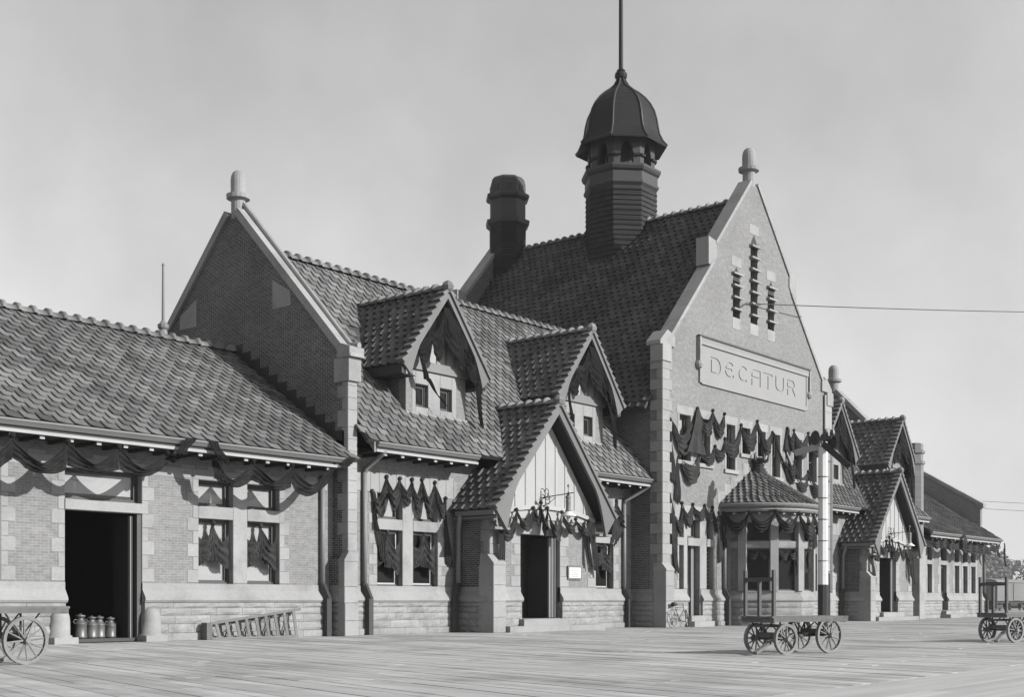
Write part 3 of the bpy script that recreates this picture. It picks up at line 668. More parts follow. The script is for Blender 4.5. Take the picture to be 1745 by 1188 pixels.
# gable slits: stone louvre slabs, pointed heads
for o in SLIT:
    xm = (o[0] + o[1]) / 2; zz = o[2]
    stone('slit_sill', 'stone', wc, o[0] - .05, o[1] + .05, YF - .016, YF + .2, o[2] - .5, o[2])
    stone('slit_head', 'stone', wc, o[0] - .12, o[1] + .12, YF - .017, YF + .06, o[3] + .62, o[3] + 1.05)
    MB().prism([(xm - .3, o[3]), (xm + .3, o[3]), (xm + .22, o[3] + .32), (xm, o[3] + .62), (xm - .22, o[3] + .32)], YF - .004, YF + .1, 'y').build('slit_tympanum', 'black_paint', wc)
    while zz < o[3] + .2:
        MB().prism([(YF - .16, zz + .30), (YF - .16, zz + .37), (YF + .3, zz + .47), (YF + .3, zz + .40)], xm - .4, xm + .4, 'x').build('louvre', 'stone', wc)
        zz += .50
    MB().box(o[0] - .1, o[1] + .1, YF + .42, YF + .45, o[2] - .1, o[3] + .1).build('slit_back', 'interior', wc)
# DECATUR panel, letters cut into the stone
def cut_sign():
    pan = MB().box(43.85, 53.45, YF - .05, YF + .1, 9.95, 11.62).mesh('name_panel'); po = link('name_panel', pan, wc, 'stone_sign')
    zb, zt = 10.36, 11.06; st = .10; cut = []
    def seg(a, b_, w_=st):
        d = Vector((b_[0] - a[0], b_[1] - a[1])); L = d.length; d.normalize(); n = Vector((-d.y, d.x)) * w_ / 2
        p = [(a[0] + n.x, a[1] + n.y), (a[0] - n.x, a[1] - n.y), (b_[0] - n.x, b_[1] - n.y), (b_[0] + n.x, b_[1] + n.y)]
        cut.append(MB().prism(p, YF - .1, YF - .05 + .032, 'y'))
    def arc(cx, cz, rx, rz, t0, t1, n=12, w_=st):
        g = MB(); vs = []
        for i in range(n + 1):
            t_ = R(t0 + (t1 - t0) * i / n)
            for r_ in (-w_ / 2, w_ / 2):
                for yv in (YF - .1, YF - .018): vs.append((cx + (rx + r_) * math.cos(t_), yv, cz + (rz + r_) * math.sin(t_)))
        fs = [(0, 1, 3, 2), (4 * n, 4 * n + 2, 4 * n + 3, 4 * n + 1)]
        for i in range(n):
            o = 4 * i; fs += [(o, o + 4, o + 5, o + 1), (o + 2, o + 3, o + 7, o + 6), (o, o + 2, o + 6, o + 4), (o + 1, o + 5, o + 7, o + 3)]
        cut.append(g.add(vs, fs))
    hm = (zb + zt) / 2; hr = (zt - zb) / 2 - st / 2
    # D
    seg((44.72, zb), (44.72, zt)); seg((44.763, zt - st / 2), (45.1, zt - st / 2)); seg((44.763, zb + st / 2), (45.1, zb + st / 2)); arc(45.1, hm, .36, hr, -90, 90)
    # round E
    arc(46.27, hm, .40, hr, 52, 322); seg((45.912, hm + .03), (46.45, hm + .03))
    # C
    arc(47.42, hm, .40, hr, 48, 312)
    # A with a flat top
    seg((48.16, zb), (48.16, hm + .16)); arc(48.36, hm + .16, .2, hr - .16, 90, 180, 6); seg((48.36, zt - st / 2), (48.86, zt - st / 2)); seg((48.90, zb), (48.90, zt)); seg((48.203, hm), (48.857, hm))
    # T
    seg((49.2, zt - st / 2), (50.05, zt - st / 2)); seg((49.62, zb), (49.62, zt - st))
    # U
    seg((50.36, hm - .05), (50.36, zt)); seg((51.08, hm - .05), (51.08, zt)); arc(50.72, hm - .05, .36, hr - .05, 180, 360)
    # R
    seg((51.5, zb), (51.5, zt)); seg((51.543, zt - st / 2), (51.95, zt - st / 2)); arc(51.95, hm + .17, .2, hr - .17, -90, 90, 8); seg((51.543, hm), (51.95, hm)); seg((51.95, hm - .02), (52.25, zb + .02))
    tmp = []
    for g in cut:
        o = bpy.data.objects.new('cutter', g.mesh('cutter')); COL.objects.link(o); tmp.append(o)
        md = po.modifiers.new('cut', 'BOOLEAN'); md.operation = 'DIFFERENCE'; md.object = o; md.solver = 'EXACT'
    dg = bpy.context.evaluated_depsgraph_get(); me = bpy.data.meshes.new_from_object(po.evaluated_get(dg))
    po.modifiers.clear(); old = po.data; po.data = me; me.name = 'name_panel'
    for o in tmp: me2 = o.data; bpy.data.objects.remove(o); bpy.data.meshes.remove(me2)
    return po
sign = cut_sign(); sign['label'] = 'stone panel with the word DECATUR cut in rounded capitals'
MB().box(43.78, 53.52, YF - .12, YF + .05, 11.45, 11.62 + .003).box(43.78, 53.52, YF - .13, YF + .05, 11.62 + .004, 11.72).build('panel_moulding', 'stone_sign', wc)
MB().box(43.80, 43.95, YF - .08, YF + .05, 9.9, 11.445).box(53.35, 53.50, YF - .08, YF + .05, 9.9, 11.445).box(43.951, 53.349, YF - .08, YF + .05, 9.85, 10.06).build('panel_border', 'stone_sign', wc)
MB().box(43.66, 53.64, YF - .17, YF + .05, 11.725, 11.80).build('hood_mould', 'trim_dark', wc)
for xa in (43.66, 53.52):
    MB().box(xa, xa + .12, YF - .17, YF + .05, 10.75, 11.724).build('hood_stop', 'stone', wc)
    MB().lathe([(.04, 0), (.15, .07), (.19, .19), (.15, .31), (.06, .36)], (xa + .06, YF - .06, 10.42), 10).build('hood_boss', 'stone', wc)
# ---- bay window
BA, BB = 2.3, 2.55
def bpt(t_, off=0, a=BA, b=BB): return (XC + (a + off) * math.cos(R(t_)), YF - (b + off) * math.sin(R(t_)))
TT = [180, 165, 135, 105, 75, 45, 15, 0]
def ring(name, m, parent, prof, ts, a=BA, b=BB):
    g = MB(); n = len(prof)
    vs = [bpt(t_, o, a, b) + (z,) for t_ in ts for o, z in prof]
    g.add(vs, [(i * n + k, (i + 1) * n + k, (i + 1) * n + (k + 1) % n, i * n + (k + 1) % n) for i in range(len(ts) - 1) for k in range(n)] + [tuple(range(n)), tuple((len(ts) - 1) * n + k for k in range(n))[::-1]])
    return g.build(name, m, parent)
bay = ring('bay_window', 'stone', ST, [(0, 1.46), (.03, 1.40), (.03, 1.33), (.15, 1.13), (.16, 1.06), (.12, 1.0), (-.25, 1.0), (-.25, 1.46)], TT)
bay['label'] = 'bowed bay window under the DECATUR panel'
for i in range(7):
    t0, t1 = TT[i], TT[i + 1]
    for j, (z0, z1) in enumerate(((0, .22), (.22, .46), (.46, .74), (.74, .998))):
        p, q = bpt(t0, .08), bpt(t1, .08); L = math.hypot(q[0] - p[0], q[1] - p[1]); an = math.atan2(q[1] - p[1], q[0] - p[0])
        o = rock('plinth_stone', bay, .004, L - .004, z0 + .004, z1 - .004, '-y', 0, .2, .04); o.matrix_basis = Matrix.Translation((p[0], p[1], 0)) @ Matrix.Rotation(an, 4, 'Z')
ring('bay_transom', 'stone', bay, [(.02, 3.22), (.05, 3.28), (.05, 3.52), (-.2, 3.52), (-.2, 3.22)], TT)
ring('bay_lintel', 'stone', bay, [(.02, 4.32), (.02, 4.72), (-.2, 4.72), (-.2, 4.32)], TT)
for i, t_ in enumerate(TT):
    w_ = .17 if 0 < i < 7 else .12
    p = bpt(t_, -.06); an = math.atan2(-BB * math.sin(R(t_)) * BA, BA * BA * math.cos(R(t_)) * 0 + BB * BA * math.cos(R(t_)) + 1e-6)
    o = MB().box(-.14, .14, -w_, w_, 1.44, 4.34).build('bay_mullion', 'stone', bay); o.matrix_basis = Matrix.Translation((p[0], p[1], 0)) @ Matrix.Rotation(an, 4, 'Z')
for i in range(7):
    t0, t1 = TT[i], TT[i + 1]
    p, q = Vector(bpt(t0, -.08)), Vector(bpt(t1, -.08)); d_ = (q - p); L = d_.length; an = math.atan2(d_.y, d_.x)
    mt = Matrix.Translation((p.x, p.y, 0)) @ Matrix.Rotation(an, 4, 'Z')
    if i in (0, 6):
        o = MB().box(.05, L - .05, 0, .1, 1.44, 4.34).build('bay_cheek', 'brick', bay); o.matrix_basis = mt; continue
    for z0, z1 in ((1.46, 3.22), (3.52, 4.32)):
        f = .06; o = MB().box(.14, L - .14, 0, .06, z0, z0 + f).box(.14, L - .14, 0, .06, z1 - f, z1).box(.14, .2, 0, .06, z0 + f, z1 - f).box(L - .2, L - .14, 0, .06, z0 + f, z1 - f).build('bay_sash', 'sash_dark', bay); o.matrix_basis = mt
        o = MB().box(.2, L - .2, .02, .03, z0 + f, z1 - f).build('pane', 'glass', bay); o.matrix_basis = mt
# office behind the bay: table edge and curtain rail read faintly
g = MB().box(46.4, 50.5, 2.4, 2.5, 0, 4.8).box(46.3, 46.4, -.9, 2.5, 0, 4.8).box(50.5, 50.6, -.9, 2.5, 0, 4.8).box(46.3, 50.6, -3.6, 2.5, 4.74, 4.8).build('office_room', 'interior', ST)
# bay roof
EA, EB = 2.87, 2.78
ET = [180 - 6 * i for i in range(31)]
def ering(name, m, prof): return ring(name, m, broof, prof, ET, EA, EB)
g = MB(); vs = [bpt(t_, 0, EA, EB) + (5.06,) for t_ in ET] + [(XC + .4 * math.cos(R(t_)), YF - .4 * math.sin(R(t_)), 6.55) for t_ in ET]
n = len(ET); broof = g.add(vs, [(i, i + 1, n + i + 1, n + i) for i in range(n - 1)]).build('bay_roof', 'roof_deck', ST)
ering('bay_gutter', 'trim', [(.12, 5.08), (.15, 5.03), (.12, 4.96), (.05, 4.90), (-.1, 4.9), (-.1, 5.08)])
ering('bay_fascia', 'trim', [(.0, 4.88), (.02, 4.80), (-.04, 4.72), (-.2, 4.72), (-.2, 4.88)])
ering('bay_soffit', 'soffit', [(-.06, 4.715), (-.06, 4.70), (-.9, 4.70), (-.9, 4.715)])
for i in range(1, 16):
    t_ = 180 - i * 11.25; p = bpt(t_, -.12, EA, EB); q = bpt(t_, -.6, EA, EB)
    MB().bar((p[0], p[1], 4.66), (q[0], q[1], 4.66), .10, .07).build('rafter_tail', 'trim_light', broof)
for r_ in range(10):
    f0 = r_ / 10; rad = lambda f_: (EA * (1 - f_) + .4 * f_, EB * (1 - f_) + .4 * f_)
    a_, b_ = rad(f0); z0 = 5.09 + (6.55 - 5.06) * f0
    nt_ = max(8, int(math.pi * (a_ + b_) / 2 / .27))
    for k in range(nt_):
        t_ = 180 - (k + (.5 if r_ % 2 else 0)) * 180 / nt_; t2 = t_ - 180 / nt_
        if t2 < -2: continue
        p = Vector(bpt(t_, 0, a_, b_) + (z0,)); q = Vector(bpt(t2, 0, a_, b_) + (z0,)); ap = Vector((XC, YF, 6.75))
        u = q - p; wd = u.length; u.normalize(); v = (ap - (p + q) / 2).normalized(); nn = u.cross(v).normalized(); u = v.cross(nn)
        sc = wd / TW
        TILES.append((broof, Matrix(((u.x * sc, v.x, nn.x * sc, p.x), (u.y * sc, v.y, nn.y * sc, p.y), (u.z * sc, v.z, nn.z * sc, p.z), (0, 0, 0, 1))), 0))
fc = MB().lathe([(.34, 0), (.36, .1), (.28, .16), (.30, .24), (.2, .3), (.24, .42), (.16, .5), (.24, .62), (.3, .66), (.2, .72), (.08, .74)], (XC, YF - .25, 6.5), 10).build('roof_crown', 'copper_finial', ST)
for k in range(6):
    a = k * math.pi / 3; c_, s_ = math.cos(a), math.sin(a)
    MB().tube([(XC + .2 * c_, YF - .25 + .2 * s_, 7.0), (XC + .38 * c_, YF - .25 + .38 * s_, 7.15), (XC + .40 * c_, YF - .25 + .40 * s_, 7.32), (XC + .30 * c_, YF - .25 + .30 * s_, 7.42)], [.06, .07, .05, .025], 6).build('crown_leaf', 'copper_finial', fc)
# stepped stone flashing beside the bay roof
for i in range(5):
    for sg in (-1, 1): stone('step_stone', 'stone_rough', wc, XC + sg * (2.85 - i * .52) - .27, XC + sg * (2.85 - i * .52) + .27, YF - .02, YF + .1, 5.1 + i * .33, 5.6 + i * .33)
# ================================================================== gabled porches and dormers
def barge(parent, c, y, z1, hw, zs, zf, wb, curve, name='bargeboard'):
    """pair of boards: straight outer edge, inner edge sweeping to a broad foot"""
    for sg in (-1, 1):
        n = 14; vs = []
        for i in range(n + 1):
            f_ = i / n; xo = hw * f_; zo = z1 + (zs - z1) * f_
            zi = zo - wb
            if f_ > curve: e = (f_ - curve) / (1 - curve); zi = zo - wb - (zs - wb - zf) * e ** 2.2
            if i == 0: xi = 0
            else: xi = xo - (.0 if f_ <= curve else (hw * .17) * ((f_ - curve) / (1 - curve)) ** 1.2)
            for yv in (y, y + .09): vs += [(c + sg * xo, yv, zo), (c + sg * xi, yv, zi)]
        fs = []
        for i in range(n):
            o = 4 * i; fs += [(o, o + 4, o + 5, o + 1), (o + 2, o + 3, o + 7, o + 6), (o, o + 2, o + 6, o + 4), (o + 1, o + 5, o + 7, o + 3)]
        fs.append((4 * n, 4 * n + 2, 4 * n + 3, 4 * n + 1))
        MB().add(vs, fs).build(name, 'barge', parent)
def verge(parent, c, y, z1, hw, zs, k):
    for sg in (-1, 1):
        for i in range(k):
            f0, f1 = i / k, (i + 1) / k; L = math.hypot(hw, z1 - zs); nx, nz = (z1 - zs) / L, hw / L
            p = [(hw * f0, z1 + (zs - z1) * f0), (hw * f1, z1 + (zs - z1) * f1)]
            lift0, lift1 = .07, .17
            poly = [(c + sg * p[0][0], p[0][1]), (c + sg * p[1][0], p[1][1]), (c + sg * (p[1][0] + nx * lift1), p[1][1] + nz * lift1), (c + sg * (p[0][0] + nx * lift0), p[0][1] + nz * lift0)]
            MB().prism(poly, y - .07, y + .26, 'y').build('verge_tile', 'barge', parent)
def gable_roof(name, c, yb, z1, hw, zs, keep, yr):
    SLP = (z1 - zs) / hw; cc, ss = math.cos(math.atan(SLP)), math.sin(math.atan(SLP)); L = hw / cc
    r1 = slab(name, [(c - hw, yr, zs), (c - hw, yb + .05, zs), (c, yb + .05, z1), (c, yr, z1)], .14, 'soffit')
    r2 = slab(name, [(c + hw, yb + .05, zs), (c + hw, yr, zs), (c, yr, z1 - .001), (c, yb + .05, z1 - .001)], .14, 'soffit')
    tiles(r1, (c - hw, yr, zs + .03), (0, -1, 0), (cc, 0, ss), yr - yb - .2, L, keep)
    tiles(r2, (c + hw, yb + .2, zs + .03), (0, 1, 0), (-cc, 0, ss), yr - yb - .2, L, keep)
    return r1
keepG = lambda p: p.z > zM(p.y) - .05 or p.y < -1.0 or p.z < 5.5 and p.y < .05
def dormer(c, idx):
    yb = -.52; z1 = 11.05; hw = 2.05; zs = 8.42
    r = gable_roof('dormer_roof', c, yb, z1, hw, zs, keepG, yM(z1) + .3)
    ridge(r, (c, yb + .1, z1 + .06), (c, yM(z1) + .25, z1 + .06), .42)
    finial_k = MB().lathe([(.1, -.1), (.17, 0), (.2, .12), (.14, .24), (.03, .3)], (c, yb + .02, z1 + .02), 8).build('ridge_end', 'ridge_tile', r)
    dw = wall('dormer', 'brick', ST, 'x', 0, .3, [(c - 1.42, 8.5), (c - 1.42 + .001, 8.5), (c, 10.6), (c + 1.419, 8.5), (c + 1.42, 8.5)], 6.6, [(c - .98, c - .40, 7.24, 7.98), (c + .16, c + .74, 7.24, 7.98)])
    for sx in (-1.42, 1.12): MB().box(c + sx, c + sx + .3, .302, 3.2, 6.6, 8.6).build('dormer_cheek', 'brick_shaded', dw)
    # stone front of the dormer, tympanum of stucco and battens above it
    for a, b_, z0, z1_ in ((c - 1.15, c - .98, 7.05, 8.4), (c - .40, c + .16, 7.05, 8.4), (c + .74, c + .95, 7.05, 8.4), (c - .98, c - .40, 7.05, 7.243), (c + .16, c + .74, 7.05, 7.243), (c - .98, c - .40, 7.977, 8.4), (c + .16, c + .74, 7.977, 8.4)):
        stone('dormer_stone', 'stone', dw, a + .001, b_ - .001, -.016, .15, z0, z1_)
    for a in (c - .98, c + .16): window(a, a + .58, 7.24, 7.98, 0, 'dark', .12, rail=False)
    MB().box(c - 1.45, c + 1.45, -.06, .1, 6.88, 7.05).build('dormer_sill', 'stone', dw)
    MB().box(c - 1.5, c + 1.5, -.10, .12, 8.42, 8.72).build('tie_beam', 'trim', dw)
    MB().add([(c - 1.5, -.03, 8.72), (c + 1.5, -.03, 8.72), (c, -.03, 10.75)], [(0, 1, 2)]).build('tympanum', 'stucco', dw)
    for k in (-2, -1, 0, 1, 2): MB().box(c + k * .42 - .05, c + k * .42 + .05, -.06, -.028, 8.72, 10.7 - abs(k) * .6).build('batten', 'trim', dw)
    barge(dw, c, yb, z1, hw, zs, 8.1, .26, .62); verge(dw, c, yb, z1, hw, zs, 11)
    MB().box(c - hw + .02, c - hw + .14, yb + .1, 1.3, zs - .30, zs - .02).build('gutter', 'trim_dark', r)
    MB().box(c + hw - .14, c + hw - .02, yb + .1, 1.3, zs - .30, zs - .02).build('gutter', 'trim_dark', r)
    MB().box(c - hw + .1, c - 1.43, yb + .1, 1.2, zs - .33, zs - .30).box(c + 1.43, c + hw - .1, yb + .1, 1.2, zs - .33, zs - .30).build('dormer_soffit', 'soffit', r)
    return dw
DW = [dormer(c, i) for i, c in enumerate(DORM)]
def porch(c, idx):
    x0, x1 = c - 2.95, c + 2.95
    yb = -2.0; z1 = 7.72; hw = 3.32; zs = 3.98
    r = gable_roof('porch_roof', c, yb, z1, hw, zs, keepG, yM(z1) + .3)
    ridge(r, (c, yb + .1, z1 + .06), (c, yM(z1) + .25, z1 + .06), .42)
    MB().lathe([(.1, -.1), (.17, 0), (.2, .12), (.14, .24), (.03, .3)], (c, yb + .02, z1 + .02), 8).build('ridge_end', 'ridge_tile', r)
    pw = wall('porch', 'brick', ST, 'x', YF, .35, [(x0, 4.0), (x0 + .3, 4.3), (c, 7.2), (x1 - .3, 4.3), (x1, 4.0)], 0, [(c - 1.37, c + .82, .44, 3.28)])
    sw = wall('porch_side', 'brick_shaded', ST, 'y', x0, .3, [(YF + .36, 3.9), (0, 3.9)], 0)
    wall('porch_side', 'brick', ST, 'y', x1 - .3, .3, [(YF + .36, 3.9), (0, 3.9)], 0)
    for j, (za, zb) in enumerate(((0, .2), (.2, .44), (.44, .66), (.66, .85), (.85, .998))):
        u = YF + .02
        for L in ((.5, .9) if j % 2 else (.8, .6)): rock('plinth_stone', sw, u + .004, u + L - .004, za + .004, zb - .004, '-x', x0 - .09, .2, .05); u += L
    MB().prism([(x0 - .03, 1.5), (x0 - .03, 1.33), (x0 - .16, 1.13), (x0 - .17, 1.06), (x0 - .13, 1.0), (x0 + .1, 1.0), (x0 + .1, 1.5)], YF + .03, -.04, 'y').build('water_table', 'stone', sw)
    quoins(sw, YF + .03, x0, 1.52, 3.7, '-x', .34, .2, .36)
    courses(pw, x0, x1, YF, [(c - 1.39, c + .84)], detail=(idx == 0))
    # buttress at the outer corner
    for z0_, z1_ in ((0, .5), (.5, 1.02), (1.02, 1.55), (1.55, 2.2)): stone('pier_stone', 'stone', pw, x0 - .12, x0 + .5, YF - .28, YF + .35, z0_ + .002, z1_ - .002, ch=.015)
    MB().prism([(YF - .29, 2.2), (YF - .29, 2.26), (YF - .02, 2.55), (YF + .3, 2.55), (YF + .3, 2.2)], x0 - .13, x0 + .51, 'x').build('weathering', 'stone', pw)
    quoins(pw, x0 - .002, YF, 2.56, 3.9, '-y', .5, .34, .36); quoins(pw, x1, YF, 1.52, 3.9, '-y', .5, .34, .36, -1)
    jambs(pw, c - 1.37, c + .82, 1.52, 3.28, YF, .5, .34)
    for a, b_ in ((c - 1.9, c - .9), (c - .9, c + .35), (c + .35, c + 1.35)): stone('lintel', 'stone', pw, a + .002, b_ - .002, YF - .03, YF + .2, 3.277, 3.75)
    # tympanum: stucco panel between battens, arched beam below
    MB().add([(c - 2.75, YF - .035, 3.8), (c + 2.75, YF - .035, 3.8), (c + 2.7, YF - .035, 4.2), (c, YF - .035, 7.35), (c - 2.7, YF - .035, 4.2)], [(0, 1, 2, 3, 4)]).build('tympanum', 'stucco', pw)
    for k in range(-4, 5):
        xb = c + k * .55; MB().box(xb - .055, xb + .055, YF - .06, YF - .03, 4.1, 7.2 - abs(k * .55) * 1.14).build('batten', 'trim_light', pw)
    n = 12; g = MB(); vs = []
    for i in range(n + 1):
        xx = -2.75 + 5.5 * i / n; zc = 3.82 + .34 * (1 - (xx / 2.75) ** 2)
        for yv in (YF - .13, YF - .02): vs += [(c + xx, yv, zc), (c + xx, yv, zc + .14)]
    fs = [(0, 1, 3, 2), (4 * n, 4 * n + 2, 4 * n + 3, 4 * n + 1)]
    for i in range(n):
        o = 4 * i; fs += [(o, o + 4, o + 5, o + 1), (o + 2, o + 3, o + 7, o + 6), (o, o + 2, o + 6, o + 4), (o + 1, o + 5, o + 7, o + 3)]
    g.add(vs, fs).build('arched_beam', 'trim_light', pw)
    barge(pw, c, yb, z1, hw, zs, 3.32, .34, .66); verge(pw, c, yb, z1, hw, zs, 16)
    for sg in (-1, 1):
        MB().box(c + sg * hw - (.02 if sg < 0 else .12), c + sg * hw + (.12 if sg < 0 else .02), yb + .1, -.25, zs - .17, zs - .02).build('gutter', 'trim', r)
        MB().box(*(sorted((c + sg * (hw - .12), c + sg * 2.96))), yb + .1, -.05, zs - .28, zs - .20).build('eave_soffit', 'trim', r)
        MB().box(*(sorted((c + sg * (hw - .06), c + sg * 2.5))), yb + .1, YF - .02, 3.34, 3.42).build('bracket_soffit', 'trim', pw)
    # vestibule with half open door leaf
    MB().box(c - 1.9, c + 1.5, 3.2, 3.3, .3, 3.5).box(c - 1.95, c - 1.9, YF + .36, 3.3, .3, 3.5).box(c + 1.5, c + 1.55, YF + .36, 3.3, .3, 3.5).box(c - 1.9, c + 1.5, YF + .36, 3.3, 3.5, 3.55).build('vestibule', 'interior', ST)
    MB().box(c - 1.9, c + 1.5, YF + .02, 3.3, .35, .445).build('vestibule_floor', 'door_wood', ST)
    dl = MB().box(c + .30, c + .36, YF + .12, YF + 1.0, .46, 3.2).build('door', 'interior', ST)
    MB().box(c + .28, c + .37, YF + .06, YF + .12, .46, 3.2).build('door_edge', 'trim', dl)
    MB().box(c + .42, c + .80, YF + .16, YF + .22, .46, 3.26).build('door_frame', 'sash_dark', ST)
    MB().box(c + .52, c + .58, YF + .13, YF + .16, .46, 3.26).box(c + .70, c + .74, YF + .13, YF + .16, .46, 3.26).build('door_mould', 'trim', dl)
    for k in range(3): MB().box(c - 1.2 + k * .5, c - .8 + k * .5, 1.75, 1.79, .5, 1.6).build('inner_door_panel', 'door_wood', dl)
    MB().box(c - 1.35, c + .3, 1.8, 1.86, .46, 3.2).build('inner_door', 'interior', ST)
    MB().box(c - 1.55, c + 1.1, YF - .32, YF + .05, .20, .43).build('step', 'stone', pw)
    MB().box(c - 2.4, x1 + .02, YF - .42, YF - .1, 0, .20).build('step', 'stone', pw)
    return pw
PO = [porch(c, i) for i, c in enumerate(PORCH)]
# ================================================================== cupola
CU = (XC, 5.56); OA = R(22.5)
cup = MB().lathe([(1.67, 14.0), (1.67, 20.1)], (CU[0], CU[1], 0), 8, OA).build('cupola', 'brick_black', ST)
cup['label'] = 'octagonal brick cupola with dark ribbed bell dome and flagpole'
for k in range(26):
    z_ = 14.1 + k * .23; MB().lathe([(1.69, z_), (1.725, z_ + .004), (1.675, z_ + .226)], (CU[0], CU[1], 0), 8, OA, False).build('shingle_course', 'brick_black', cup)
MB().lathe([(1.67, 20.05), (1.80, 20.2), (1.80, 20.3), (1.74, 20.34), (1.74, 20.72), (1.84, 20.8), (1.90, 20.92), (1.90, 21.02), (1.6, 21.06)], (CU[0], CU[1], 0), 8, OA).build('cupola_cornice', 'trim_dark', cup)
apo = 1.60 * math.cos(OA); hwf = 1.60 * math.sin(OA)
for k in range(8):
    an = k * math.pi / 4; g = MB(); W_ = .30; zs_, zi, zt = 21.04, 21.55, 22.5
    def pt(u, z, d=0):
        r_ = apo - d; return (CU[0] + r_ * math.cos(an) - u * math.sin(an), CU[1] + r_ * math.sin(an) + u * math.cos(an), z)
    us = [-hwf, -W_] + [-W_ + 2 * W_ * i / 10 for i in range(1, 10)] + [W_, hwf]
    arch = lambda u: zi + .62 * math.sqrt(max(0, 1 - (abs(u) / W_) ** 1.6))
    for a, b_ in zip(us[:-1], us[1:]):
        out = abs((a + b_) / 2) > W_
        za, zb = (zs_, zs_) if out else (arch(a), arch(b_))
        for d_ in (0, .25): g.add([pt(a, za, d_), pt(b_, zb, d_), pt(b_, zt, d_), pt(a, zt, d_)], [(0, 1, 2, 3)])
        g.add([pt(a, za), pt(b_, zb), pt(b_, zb, .25), pt(a, za, .25)], [(0, 1, 2, 3)])
    for u in (-W_, W_): g.add([pt(u, zs_), pt(u, zi), pt(u, zi, .25), pt(u, zs_, .25)], [(0, 1, 2, 3)])
    me = bpy.data.meshes.new('lantern_face'); me.from_pydata(g.v, [], g.f); link('lantern_face', me, cup, 'trim_dark')
    for sg in (-1, 1):
        p, q = pt(sg * W_ * 1.02, 21.5, -.05), pt(sg * hwf * .98, 21.5, -.05); MB().bar(p, q, .12, .1).build('impost', 'dome_metal', cup)
MB().lathe([(.75, 20.9), (.75, 22.6)], (CU[0], CU[1], 0), 8, OA).build('dark_core', 'black_paint', cup)  # added dark core, stands in for the shade inside the open lantern
DP = [(1.55, 22.42), (2.17, 22.12), (2.18, 22.18), (1.98, 22.42), (1.82, 22.75), (1.745, 23.1), (1.69, 23.45), (1.58, 23.85), (1.40, 24.2), (1.15, 24.52), (.86, 24.78), (.58, 24.98), (.36, 25.18), (.22, 25.42), (.16, 25.55)]
dome = MB().lathe(DP, (CU[0], CU[1], 0), 8, OA).build('dome', 'dome_metal', cup)
for k in range(8):
    a = OA + k * math.pi / 4
    MB().tube([(CU[0] + (r_ + .012) * math.cos(a), CU[1] + (r_ + .012) * math.sin(a), z_ + .01) for r_, z_ in DP[2:]], .042, 6).build('dome_rib', 'dome_rib', cup)
MB().lathe([(.16, 25.45), (.2, 25.52), (.27, 25.58), (.30, 25.70), (.27, 25.82), (.17, 25.88), (.21, 25.93), (.12, 26.0), (.105, 26.1), (.085, 33.0), (.03, 33.05)], (CU[0], CU[1], 0), 12).build('flagpole', 'dome_metal', cup)
# rear chimney
chm = MB().lathe([(.95, 13.5), (.95, 19.7)], (48.15, 12.2, 0), 8, OA).build('chimney', 'brick_black', ST)
MB().lathe([(.95, 19.65), (1.12, 19.8), (1.15, 20.0), (1.0, 20.05), (.93, 20.1), (.93, 21.0), (1.1, 21.1), (1.14, 21.2), (1.12, 21.3), (.95, 21.34), (.93, 21.8), (.86, 22.05), (.72, 22.2), (.3, 22.24)], (48.15, 12.2, 0), 8, OA).build('chimney_cap', 'trim_dark', chm)
for k in range(8):
    a = k * math.pi / 4; r_ = .93 * math.cos(OA) + .012; c_, s_ = math.cos(a), math.sin(a)
    o = MB().box(-.02, .02, -.13, .13, 21.42, 21.72).build('flue_opening', 'black_paint', chm); o.matrix_basis = Matrix.Translation((48.15 + r_ * c_, 12.2 + r_ * s_, 0)) @ Matrix.Rotation(a, 4, 'Z')
# lightning rod behind the wing ridge
MB().lathe([(.42, 8.2), (.26, 9.0), (.16, 9.4), (.12, 9.62), (.17, 9.68), (.18, 9.78), (.11, 9.84), (.05, 9.92), (.035, 11.65), (.05, 11.67), (.02, 11.74)], (23.5, 6.0, 0), 10).build('roof_spike', 'pipe', ST)
# downspouts
def downspout(x, yw, z1, off=None, mp='pipe'):
    y = yw - .09
    d_ = MB().tube([(x, y, z1), (x, y, 1.55)], .075, 10).build('downspout', mp, ST, True)
    if off: MB().tube([(x + off[0], -1.02, off[1]), (x + off[0] * .9, -.9, off[1] - .12), (x + .02, y - .04, z1 + .12), (x, y, z1 - .05)], .075, 8).build('downspout_head', mp, d_, True)
    MB().lathe([(.10, 1.45), (.10, 1.56), (.085, 1.58)], (x, y, 0), 10).build('collar', 'pipe_dark', d_)
    MB().bar((x, y, 1.5), (x + .06, y - .17, 1.08), .17, .17).box(x + .0 - .03, x + .15, yw - .32, yw - .16, 0, 1.12).build('downspout_boot', 'pipe_dark', d_)
downspout(24.72, 0, 4.7); downspout(26.42, 0, 4.95, (-.05, 5.55)); downspout(40.4, 0, 4.85, (.45, 5.55)); downspout(45.75, YF, 4.6)
downspout(2 * XC - 40.4, 0, 4.9); downspout(69.0 - .8, 0, 4.9); downspout(81.75, 0, 4.6); downspout(66.55, 0, 3.3)
for c in PORCH:
    xx = c - 3.02
    d_ = MB().tube([(xx - .28, -.42, 3.85), (xx - .28, -.42, 3.7), (xx - .12, -.22, 3.35), (xx - .12, -.22, 1.6)], .085, 10).build('downspout', 'pipe', ST, True)
    MB().bar((xx - .12, -.22, 1.6), (xx - .34, -.26, 1.1), .17, .17).box(xx - .42, xx - .25, -.34, -.18, 0, 1.12).build('downspout_boot', 'pipe_dark', d_)
